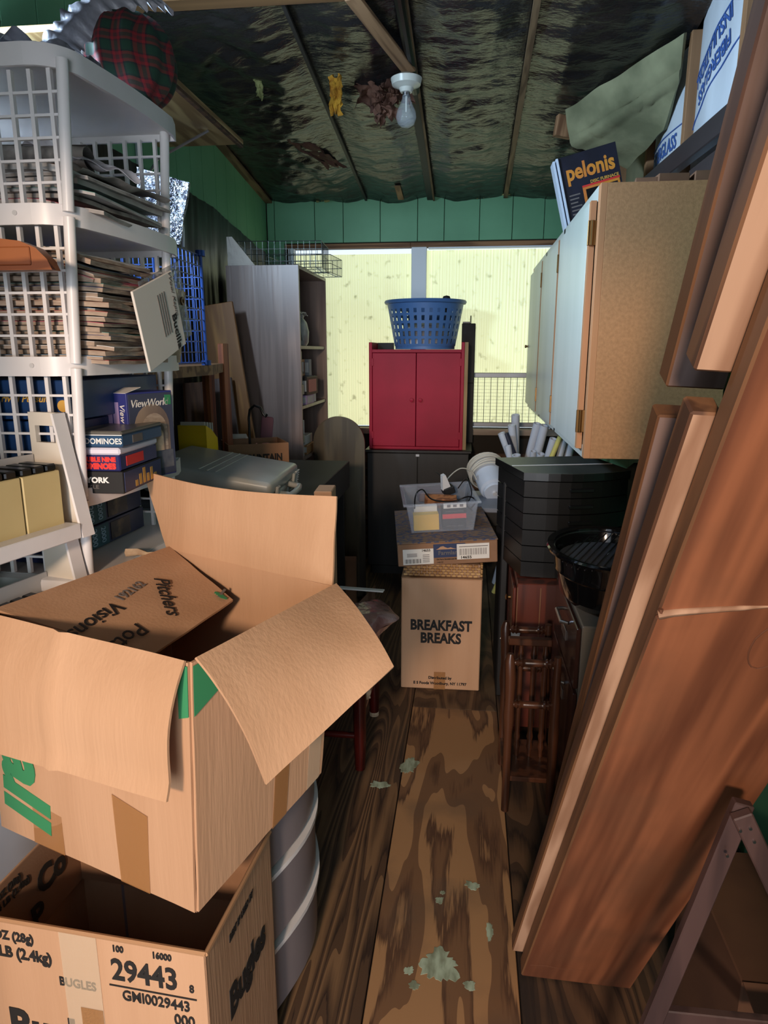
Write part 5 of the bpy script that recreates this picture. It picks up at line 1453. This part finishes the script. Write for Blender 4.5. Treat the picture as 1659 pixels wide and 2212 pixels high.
# --- blue wire cube on a wooden frame, leaning boards
mat('wire_blue', (44, 74, 140), 0.35, metal=.3)
bw = thing('blue_wire_cube', 'blue wire storage cube with round corner caps on the wooden frame', 'wire cube', (-1.40, 2.20, 1.5))
fr = B()
for x in (0, .41):
    for y in (0, .40): fr.cyl((x, y, 0), (x, y, .40), .006, n=8)
fr.build('post', 'wire_blue', bw)
for (p, q) in ((0, 0), (0, .4), (.41, 0), (.41, .4)):
    B().cyl((p, q, .392), (p, q, .412), .018, n=16).build('corner_cap', 'wire_blue', bw, 40)
    B().cyl((p, q, .0), (p, q, .018), .018, n=16).build('corner_cap', 'wire_blue', bw, 40)
def wiregrid(nu, nv, fn):
    b = B()
    for i in range(nu + 1): b.tube([fn(i / nu, 0), fn(i / nu, 1)], .0022, 4)
    for j in range(nv + 1): b.tube([fn(0, j / nv), fn(1, j / nv)], .0022, 4)
    return b
for fn in (lambda u, v: (.41 * u, 0, .01 + .385 * v), lambda u, v: (.41, .4 * u, .01 + .385 * v), lambda u, v: (.41 * u, .4, .01 + .385 * v), lambda u, v: (0, .4 * u, .01 + .385 * v), lambda u, v: (.41 * u, .4 * v, .008)):
    wiregrid(12, 10, fn).build('wire_panel', 'wire_blue', bw)
woodmat('pine_red', (168, 96, 56), (124, 62, 34), 'z', 8, 0.5, 12)
woodmat('pine_gold', (182, 128, 66), (140, 92, 44), 'z', 5, 0.5, 10)
wf = thing('pine_shelf', 'reddish pine shelf stand carrying the blue wire cube', 'shelf', (-1.44, 2.60, 0))
B().prism([(0, -.53), (.455, -.53), (.455, .04), (.34, .52), (0, .52)], 1.462, 1.4995).build('shelf_board', 'bare_wood', wf)
for x in (.295,):
    B().box(x - .03, x + .005, .42, .485, 0, 1.4615, .002).build('upright', 'pine_red', wf)
    B().box(x + .0455, x + .072, .43, .50, 0, 1.585, .002).build('upright', 'pine_red', wf)
B().box(0, .035, .42, .485, 0, 1.4615, .002).build('upright', 'pine_red', wf)
B().box(0, .035, -.52, -.455, 0, 1.4615, .002).build('upright', 'pine_red', wf)
B().box(0.035, .265, .44, .47, .9, .96, .002).build('rail', 'pine_red', wf)
def leanbrd(label, x0, y, w, th, L, lean, rz, m):
    o = B().box(-w / 2, w / 2, 0, th, 0, L, .002).build('leaning_board', m, None, None, (x0, y, 0.002), (D2R(-4), D2R(lean), D2R(rz)))
    return tag(o, label, 'board')
leanbrd('golden knotty pine board leaning beside the tall bookcase', -1.09, 3.60, .20, .02, 1.82, -8.5, 0, 'pine_gold')
leanbrd('grey-brown board leaning inside the wooden frame, left one', -1.31, 3.42, .18, .018, 1.40, -4, 0, 'plank_side')
leanbrd('narrow grey-brown board leaning inside the wooden frame, right one', -1.17, 3.55, .12, .018, 1.42, -6, 0, 'plank_grey')
for z in (1.05, 1.25):
    pass

# --- dark chest and low table under the mid-left clutter
ch = thing('dark_chest', 'dark wooden chest behind the big open box', 'chest', (-1.40, 2.16, 0), (0, 0, 0))
B().box(0, .44, 0, .74, .03, 1.021, .004).build('body', 'cherry', ch)
B().box(-.005, .47, -.012, .755, 1.0215, 1.040, .003).build('lid', 'black_matte', ch)
c2 = thing('dark_desk', 'low black desk carrying the clear case and the lettered carton', 'desk', (-0.925, 2.62, 0))
B().box(.0, .325, .0, .90, .86, .999, .003).box(-.27, -.001, .58, .90, .93, .999, .003).build('top', 'black_matte', c2)
B().box(.02, .30, .22, .25, 0, .86).build('panel', 'black_matte', c2)
B().box(.02, .30, .84, .87, 0, .86).build('panel', 'black_matte', c2)
# clear plastic carry case
mat('case_clear', (178, 178, 172), 0.35, (160, 160, 154), 4, trans=0.12)
cc = thing('carry_case', 'dusty translucent plastic carry case with handle lying flat', 'case', (-0.675, 2.26, .918), (0, 0, D2R(-36)))
CW, CD_ = .45, .45
cc.rotation_euler = (0, D2R(9), D2R(2)); cc.location = (-.682, 2.29, 1.0015)
B().box(-CW, 0, 0, CD_, 0, .050, .014, seg=3).build('lower_shell', 'case_clear', cc, 40)
B().box(-CW - .004, .004, -.004, CD_ + .004, .052, .108, .018, seg=3).build('upper_shell', 'case_clear', cc, 40)
for k in range(3): B().box(-.27 + .03 * k, -.262 + .03 * k, .02, CD_ - .02, .1082, .1105, .001).build('ridge', 'case_clear', cc)
B().tube([(.004, .10, .052), (.05, .11, .052), (.055, .15, .052), (.055, .24, .052), (.05, .28, .052), (.004, .29, .052)], .012, 8).build('handle', 'case_clear', cc, 50)
for y in (.06, .34):
    B().box(.004, .016, y, y + .035, .025, .085, .003).build('latch', 'case_clear', cc)
for k in range(6): B().box(.004, .012, .39, .45, .030 + .010 * k, .034 + .010 * k, .001).build('rib', 'grey_plastic', cc)
# yellow magazine holder with papers
mat('yellow_plastic', (240, 196, 18), 0.4)
yh = thing('magazine_holder', 'bright yellow plastic magazine holder filled with papers', 'holder', (-1.187, 2.752, 1.0405), (0, 0, D2R(2)))
B().box(0, .12, 0, .003, 0, .213, .001).box(0, .12, .14, .143, 0, .15, .001).box(0, .12, 0, .143, 0, .004).box(0, .003, 0, .143, 0, .213).build('shell', 'yellow_plastic', yh)
B().prism([(0, 0), (.143, 0), (.143, .145), (.07, .19), (0, .213)], .117, .12, 'x').build('side', 'yellow_plastic', yh)
for k in range(4):
    o = B().box(-.052, .052, 0, .006, 0, .222 - .004 * k, .001).build('paper_sheaf', 'paper', None, None, yh.matrix_basis @ Vector((.060, .012 + .032 * k, .0045)), (0, 0, D2R(2)))
    tag(o, ('front white sheaf in the yellow holder', 'second white sheaf in the yellow holder', 'third white sheaf in the yellow holder', 'rear white sheaf in the yellow holder')[k], 'papers')
mat('plant_green', (50, 70, 36), 0.7, (80, 90, 50), 20)
sg = thing('artificial_sprig', 'sprig of dark green artificial foliage by the yellow holder', 'foliage', (-1.30, 2.62, 1.0405))
for k in range(16):
    a = random.uniform(0, 2 * PI); L = random.uniform(.05, .11); h = random.uniform(.02, .09)
    p = Vector((L * math.cos(a), L * .6 * math.sin(a), h))
    q = Vector((-math.sin(a), math.cos(a), 0)) * .012
    B().add([p * .15, p * .6 + q, p, p * .6 - q, p * .6 + Vector((0, 0, .008))], [(0, 1, 4), (1, 2, 4), (2, 3, 4), (3, 0, 4), (0, 3, 2, 1)]).build('leaf', 'plant_green', sg)
o = B().lathe([(.0, 0), (.012, .002), (.014, .014), (.008, .022), (.0, .024)], 10).build('coral_ornament', 'cover_pink', None, 50, (-0.98, 2.22, 1.0405)); tag(o, 'tiny coral pink ornament at the corner of the arches box', 'ornament')
# small white appliance with knobs
ap = thing('small_appliance', 'small beige appliance with three white knobs behind the carry case', 'appliance', (-1.185, 3.28, 1.0), (0, 0, D2R(12)))
B().prism([(0, 0), (.12, 0), (.12, .12), (.02, .155), (0, .14)], 0, .11, 'x').build('body', 'beige_plastic', ap)
pn = B().box(.1102, .114, .01, .11, .03, .12).build('control_panel', 'cover_navy', ap)
for k in range(3): B().cyl((.114, .026 + .03 * k, .08), (.14, .026 + .03 * k, .08), .012, n=12).build('knob', 'print_white', ap, 40)
mat('mauve', (120, 78, 88), 0.7)
o = B().box(-.03, .03, -.01, .01, 0, .15, .008, seg=2).build('mauve_cushion', 'mauve', None, 40, (-1.03, 3.08, 1.12), (0, D2R(6), D2R(12))); tag(o, 'small mauve padded shape behind the beige appliance', 'cushion')
o.location = (-1.0, 3.34, 1.0)
o.scale = (1, 1, 1.6)
# Mountain carton with umbrella handle
mc = thing('lettered_carton', 'open brown carton with black capital lettering behind the carry case', 'box', (-0.80, 3.045, .9165), (0, 0, D2R(52)))
w, d, h = .27, .22, .15
B().box(-w, 0, 0, .004, 0, h).build('wall', 'cardboard_dark', mc)
B().box(-w, 0, d - .004, d, 0, h).build('wall', 'cardboard_dark', mc)
B().box(-w, -w + .004, .004, d - .004, 0, h).build('wall', 'cardboard_dark', mc)
B().box(-.004, 0, .004, d - .004, 0, h).build('wall', 'cardboard_dark', mc)
B().box(-w, 0, .0, d, 0, .003).build('bottom', 'cardboard_dark', mc)
mc.rotation_euler = (0, 0, D2R(28)); mc.location = (-0.80, 3.06, 1.0)
text('MOUNTAIN', .044, 'print_black', mc, (-.125, -.0008, .085), (1, 0, 0), (0, 0, 1), bold=.002, sx=.8)
for k in range(2): B().box(.0002, .0012, .06, .15, .04 + .05 * k, .06 + .05 * k).build('print_patch', 'cover_brown', mc)
P = mc.matrix_basis
o = B().tube([(0, 0, -.165), (0, 0, .0), (.0, 0, .09), (.006, 0, .125), (.028, 0, .145), (.055, 0, .135), (.068, 0, .105), (.078, 0, .095), (.085, 0, .108)], .006, 8).build('umbrella_handle', 'black_plastic', None, 60, P @ Vector((-.16, .08, .17))); tag(o, 'black hooked umbrella handle rising from the lettered carton', 'umbrella')
o = B().sheet(crumple(0, 0, 0, .08, .06, 4.2, .02, (1, 0, 0), (0, 1, .2)), 8, 8, .001).build('tissue_paper', 'cover_pink', None, 60, P @ Vector((-.13, .06, .12))); tag(o, 'pinkish crumpled tissue in the lettered carton', 'tissue')
o = B().box(.07, .13, 0, .12, 0, .46, .003).build('tan_carton', 'cardboard', None, None, (-0.575, 2.24, .6325), (0, 0, D2R(4))); tag(o, 'tall tan carton behind the raised flap of the open box', 'box')
# ================================================================== FOREGROUND BOXES
# --- bow-front plastic drawer cart under the boxes
bcart = thing('bowfront_cart', 'white plastic cart with bow-front drawers beneath the open boxes', 'drawers', (-0.755, 1.27, 0))
def bow(w, d, bulge): return [(0, 0)] + [(w + bulge * math.sin(PI * i / 12), d * i / 12) for i in range(13)] + [(0, d)]
for k in range(3):
    z0 = .03 + .195 * k
    dd = B().prism(bow(.335, .46, .055), z0, z0 + .165).build('drawer', 'translucent_plastic', bcart, 30)
    B().prism(bow(.340, .464, .060), z0 + .166, z0 + .178).build('lip', 'white_plastic', dd, 30)
B().box(.0, .335, 0, .46, .605, .622, .004).build('top', 'white_plastic', bcart)
for x in (.03, .30):
    for y in (.03, .43): B().cyl((x, y, 0), (x, y, .03), .02, n=10).build('caster', 'grey_plastic', bcart)

# --- lower open carton (corn chip style) with printed numbers
lo = thing('lower_carton', 'open brown carton printed with the large number 29443 at bottom left', 'box', (-0.416, .935, 0), (0, 0, D2R(-4)))
LW, LDp, LH = .46, .315, .555
def wall(name, a, b, par, m='cardboard', th=.004, h0=0.0, h1=LH):
    a = Vector(a); b = Vector(b); d = (b - a).normalized(); nn = Vector((-d.y, d.x)) * th
    vs = [(a.x, a.y, h0), (b.x, b.y, h0), (b.x + nn.x, b.y + nn.y, h0), (a.x + nn.x, a.y + nn.y, h0)]
    vs += [(x, y, h1) for x, y, z in vs]
    return B().add(vs, [(0, 3, 2, 1), (4, 5, 6, 7), (0, 1, 5, 4), (1, 2, 6, 5), (2, 3, 7, 6), (3, 0, 4, 7)]).build(name, m, par)
wf_ = wall('front_wall', (-LW, 0), (0, 0), lo)
wr_ = wall('right_wall', (0, 0), (0, LDp), lo)
wb_ = wall('back_wall', (0, LDp), (-LW, LDp), lo)
wl_ = wall('left_wall', (-LW, LDp), (-LW, 0), lo)
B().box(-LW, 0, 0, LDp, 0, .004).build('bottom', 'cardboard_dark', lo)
B().tube([(-LW, 0.001, LH), (0, 0.001, LH)], .0045, 6).build('rim_roll', 'cardboard_edge', lo)
B().tube([(0.0, 0.0, LH), (0.0, LDp, LH)], .0045, 6).build('rim_roll', 'cardboard_edge', lo)
# folded-in flaps
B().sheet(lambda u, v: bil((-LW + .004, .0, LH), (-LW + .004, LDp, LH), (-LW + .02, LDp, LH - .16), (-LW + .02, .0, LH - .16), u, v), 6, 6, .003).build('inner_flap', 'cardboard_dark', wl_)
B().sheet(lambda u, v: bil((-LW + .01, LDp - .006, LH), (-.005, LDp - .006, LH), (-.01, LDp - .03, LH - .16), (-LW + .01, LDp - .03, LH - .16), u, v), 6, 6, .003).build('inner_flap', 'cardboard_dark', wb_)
def lt(s, size, x, z, bold=.0012, sx=.82, par=wf_, align='CENTER', m='print_black'): return text(s, size, m, par, (x, -.0008, z), (1, 0, 0), (0, 0, 1), bold=bold, sx=sx, align=align)
lt('29443', .062, -.118, LH - .066, .0016); lt('8', .022, -.030, LH - .078, .0006)
lt('GMI0029443', .030, -.100, LH - .118, .0007); lt('000', .032, -.048, LH - .150, .0008)
lt('100', .018, -.165, LH - .020, .0008); lt('16000', .018, -.082, LH - .020, .0008)
B().box(-.188, -.022, -.0013, -.0003, LH - .1005, LH - .0975).build('print_rule', 'print_black', wf_)
lt('5.4 LB (2.4kg)', .032, -.372, LH - .068, .0012); lt('1 OZ (28g)', .026, -.38, LH - .032, .001)
lt('BUGLES', .026, -.252, LH - .112, .0006)
lt('Bugles', .10, -.30, LH - .235, .004)
B().box(-.278, -.205, -.0018, -.0008, LH - .30, LH + .003).build('tape', 'clear_tape', wf_)
B().box(-.250, -.206, -.0024, -.0018, LH - .30, LH - .16).build('tape', 'packing_tape', wf_)
# right wall print
def rt(s, size, y, z, bold=.001): return text(s, size, 'print_black', wr_, (.0008, y, z), (0, 1, 0), (0, 0, 1), bold=bold, sx=.8)
rt('Bugles', .09, .17, LH - .20, .004); rt('BEST IF USED BY', .02, .15, LH - .06); rt('1 OZ (28g)', .022, .09, LH - .33); rt('5.4 LB (2.4kg)', .022, .10, LH - .36)
# inside left print
SL = Vector((-.1, 0, 1))
text('Co', .07, 'print_black', wl_, (-LW + .016, .20, LH - .075), (0, 1, 0), SL, bold=.003)
text('P', .07, 'print_black', wl_, (-LW + .023, .14, LH - .13), (0, 1, 0), SL, bold=.002)
text('1 OZ (28g)', .018, 'print_black', wl_, (-LW + .0105, .08, LH - .018), (0, 1, 0), SL, bold=.0006)
text('5.4 LB (2.4kg)', .018, 'print_black', wl_, (-LW + .0125, .09, LH - .038), (0, 1, 0), SL, bold=.0006)

# --- big open carton on top
A_ = Vector((-.418, .957, 1.08)); Bc = Vector((-.262, 1.322, 1.085)); Cc = Vector((-.712, 1.545, 1.085)); Dc = Vector((-.866, 1.112, 1.08))
A0 = Vector((-.440, .965, .612)); B0 = Vector((-.298, 1.315, .662)); C0 = Vector((-.715, 1.52, .655)); D0 = Vector((-.905, 1.122, .622))
bb = thing('big_open_carton', 'big open cardboard carton with four spread flaps in the left foreground', 'box', (-.58, 1.23, .60))
O = Vector((-.58, 1.23, .60))
L = lambda p: Vector(p) - O
def quad(name, p, par, m='cardboard', th=.005, nu=10, nv=10, bend=0.0, seed=0.0, edge=0.0, curve=None):
    a, b, c, d = [L(q) for q in p]
    def f(u, v):
        q = bil(a, b, c, d, u, v)
        nn = (b - a).cross(d - a).normalized()
        q += nn * (bend * math.sin(PI * u) * v + .003 * nz(u * 3 + seed, v * 3, seed))
        if curve: q += curve(u, v)
        return q
    return B().sheet(f, nu, nv, th).build(name, m, par, 40)
# walls (top edge = rim, bottom edge)
w1 = quad('front_wall', (Dc, A_, A0, D0), bb, seed=1)
w2_ = quad('right_wall', (A_, Bc, B0, A0), bb, seed=2)
w3 = quad('back_wall', (Bc, Cc, C0, B0), bb, seed=3)
w4 = quad('left_wall', (Cc, Dc, D0, C0), bb, seed=4)
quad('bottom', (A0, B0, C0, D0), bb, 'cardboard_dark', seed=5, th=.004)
# flaps
mat('flap_in', (196, 154, 120), 0.85, (184, 142, 108), 9, (1, 1, .06), bump=0.12, bscale=150)
fA = Vector((-.446, .905, .868)); fD = Vector((-.872, 1.05, .842))
def cur_front(u, v): return Vector((-.005, -.014, .010)) * math.sin(PI * min(1, v * 1.15)) + Vector((0, -.006, 0)) * (1 if .40 < u < .46 else 0)
quad('front_flap', (Dc + Vector((0, -.004, .003)), A_ + Vector((-.004, -.004, .003)), fA, fD), bb, 'flap_in', seed=6, nu=26, nv=14, curve=cur_front)
rB = Vector((-.123, 1.166, .985)); rA = Vector((-.310, .96, .868))
def cur_right(u, v): return Vector((.010, -.006, .020)) * math.sin(PI * v * .9) * (1 - .5 * u)
quad('right_flap', (A_ + Vector((.006, .004, .004)), Bc + Vector((.006, -.002, .003)), rB, rA), bb, 'flap_in', seed=7, nu=18, nv=18, curve=cur_right)
kC = Vector((-.795, 1.625, 1.262)); kB = Vector((-.262, 1.385, 1.258))
def cur_back(u, v): return Vector((-.012, -.022, -.010)) * math.sin(PI * (1 - u)) * v
quad('back_flap', (Bc + Vector((0, .002, .0)), Cc + Vector((0, .003, .0)), kC, kB), bb, 'flap_in', seed=8, nu=18, nv=12, curve=cur_back)
lC = Vector((-.498, 1.385, 1.018)); lD = Vector((-.566, 1.115, 1.002))
lf = quad('left_flap', (Dc + Vector((.006, .004, .003)), Cc + Vector((.006, -.004, .003)), lC, lD), bb, 'cardboard', seed=9, nu=16, nv=14)
# crease lines pressed into the flaps
mat('crease', (170, 124, 86), 0.9)
# hand-written words and stamp on the left flap
P0, P1, P2, P3 = [L(q) for q in (Dc + Vector((.006, .004, .003)), Cc + Vector((.006, -.004, .003)), lC, lD)]
nf = (P1 - P0).cross(P3 - P0).normalized()
if nf.z < 0: nf = -nf
mat('marker', (24, 22, 24), 0.6)
def onflap(u, v): return bil(P0, P1, P2, P3, u, v) + nf * .0090
yd_l = (P0 - P1).normalized()            # towards the near end
xd_l = (P3 - P0).normalized()
def ft(s, size, u, v, ang, m='marker', bold=.0001, shear=.25):
    R = Matrix.Rotation(D2R(ang), 3, nf)
    return text(s, size, m, lf, onflap(u, v), R @ xd_l, R @ nf.cross(xd_l), bold=bold, shear=shear)
ft('Pitchers', .046, .62, .60, -54, shear=.3)
ft('Visions', .050, .17, .50, -97)
ft('Pots/', .052, .10, .78, -97)
ft('192162', .030, .50, .38, 84, 'print_grey', .0004, 0)
for k in range(4): 
    p = onflap(.93, .86 + .025 * k)
    B().box(-.008, .008, -.004, .004, -.0004, .0004, M=frame(p, xd_l, yd_l)).build('green_stamp', 'print_green', lf)
B().box(-.003, .003, -.02, .02, -.0004, .0004, M=frame(onflap(.96, .88), xd_l, yd_l)).build('green_stamp', 'print_grey', lf)
# green printed lettering on the front wall, green corner band
p0, p1, p2, p3 = L(Dc), L(A_), L(A0), L(D0)
nw = (p1 - p0).cross(p3 - p0).normalized()
if nw.y > 0: nw = -nw
def onwall(u, v): return bil(p0, p1, p2, p3, u, v) + nw * .0065
xw_ = (p1 - p0).normalized(); yw_ = (p0 - p3).normalized()
text('all', .17, 'print_green', w1, onwall(.155, .73), (p3 - p0).normalized() , xw_, bold=.007, align='CENTER', shear=.15)
B().sheet(lambda u, v: bil(onwall(.955, .012), onwall(1.0, .012), onwall(1.0, .20), onwall(.958, .215), u, v), 2, 2, .0005).build('green_band', 'print_green', w1)
r0, r1, r2, r3 = L(A_), L(Bc), L(B0), L(A0)
nr = (r1 - r0).cross(r3 - r0).normalized()
if nr.x < 0: nr = -nr
def onright(u, v): return bil(r0, r1, r2, r3, u, v) + nr * .0062
B().sheet(lambda u, v: bil(onright(.0, .012), onright(.30, .012), onright(.30, .10), onright(.0, .20), u, v), 2, 2, .0005).build('green_band', 'print_green', w2_)
# tapes
B().sheet(lambda u, v: bil(onwall(.63, .62), onwall(.80, .66), onwall(.80, 1.0), onwall(.66, 1.0), u, v), 3, 3, .0004).build('tape', 'packing_tape', w1)
B().sheet(lambda u, v: bil(onwall(.20, .80), onwall(.36, .82), onwall(.37, 1.0), onwall(.20, 1.0), u, v), 3, 3, .0004).build('tape', 'packing_tape', w1)
B().sheet(lambda u, v: bil(onright(.56, .35), onright(.68, .35), onright(.66, 1.0), onright(.54, 1.0), u, v), 3, 3, .0004).build('tape', 'packing_tape', w2_)
B().sheet(lambda u, v: bil(onright(.84, .35), onright(.96, .35), onright(.97, 1.0), onright(.85, 1.0), u, v), 3, 3, .0004).build('tape', 'clear_tape', w2_)
# frayed cardboard strand behind the box
o = B().tube([(0, 0, 0), (.03, .006, .003), (.06, .0, .001), (.09, .008, .006)], .008, 6, [.011, .009, .006, .003]).build('cardboard_shred', 'paper_tan', None, 60, (-.815, 1.54, 1.073), (0, 0, D2R(-10))); tag(o, 'frayed strand of torn cardboard on the white drawer unit', 'cardboard scrap')
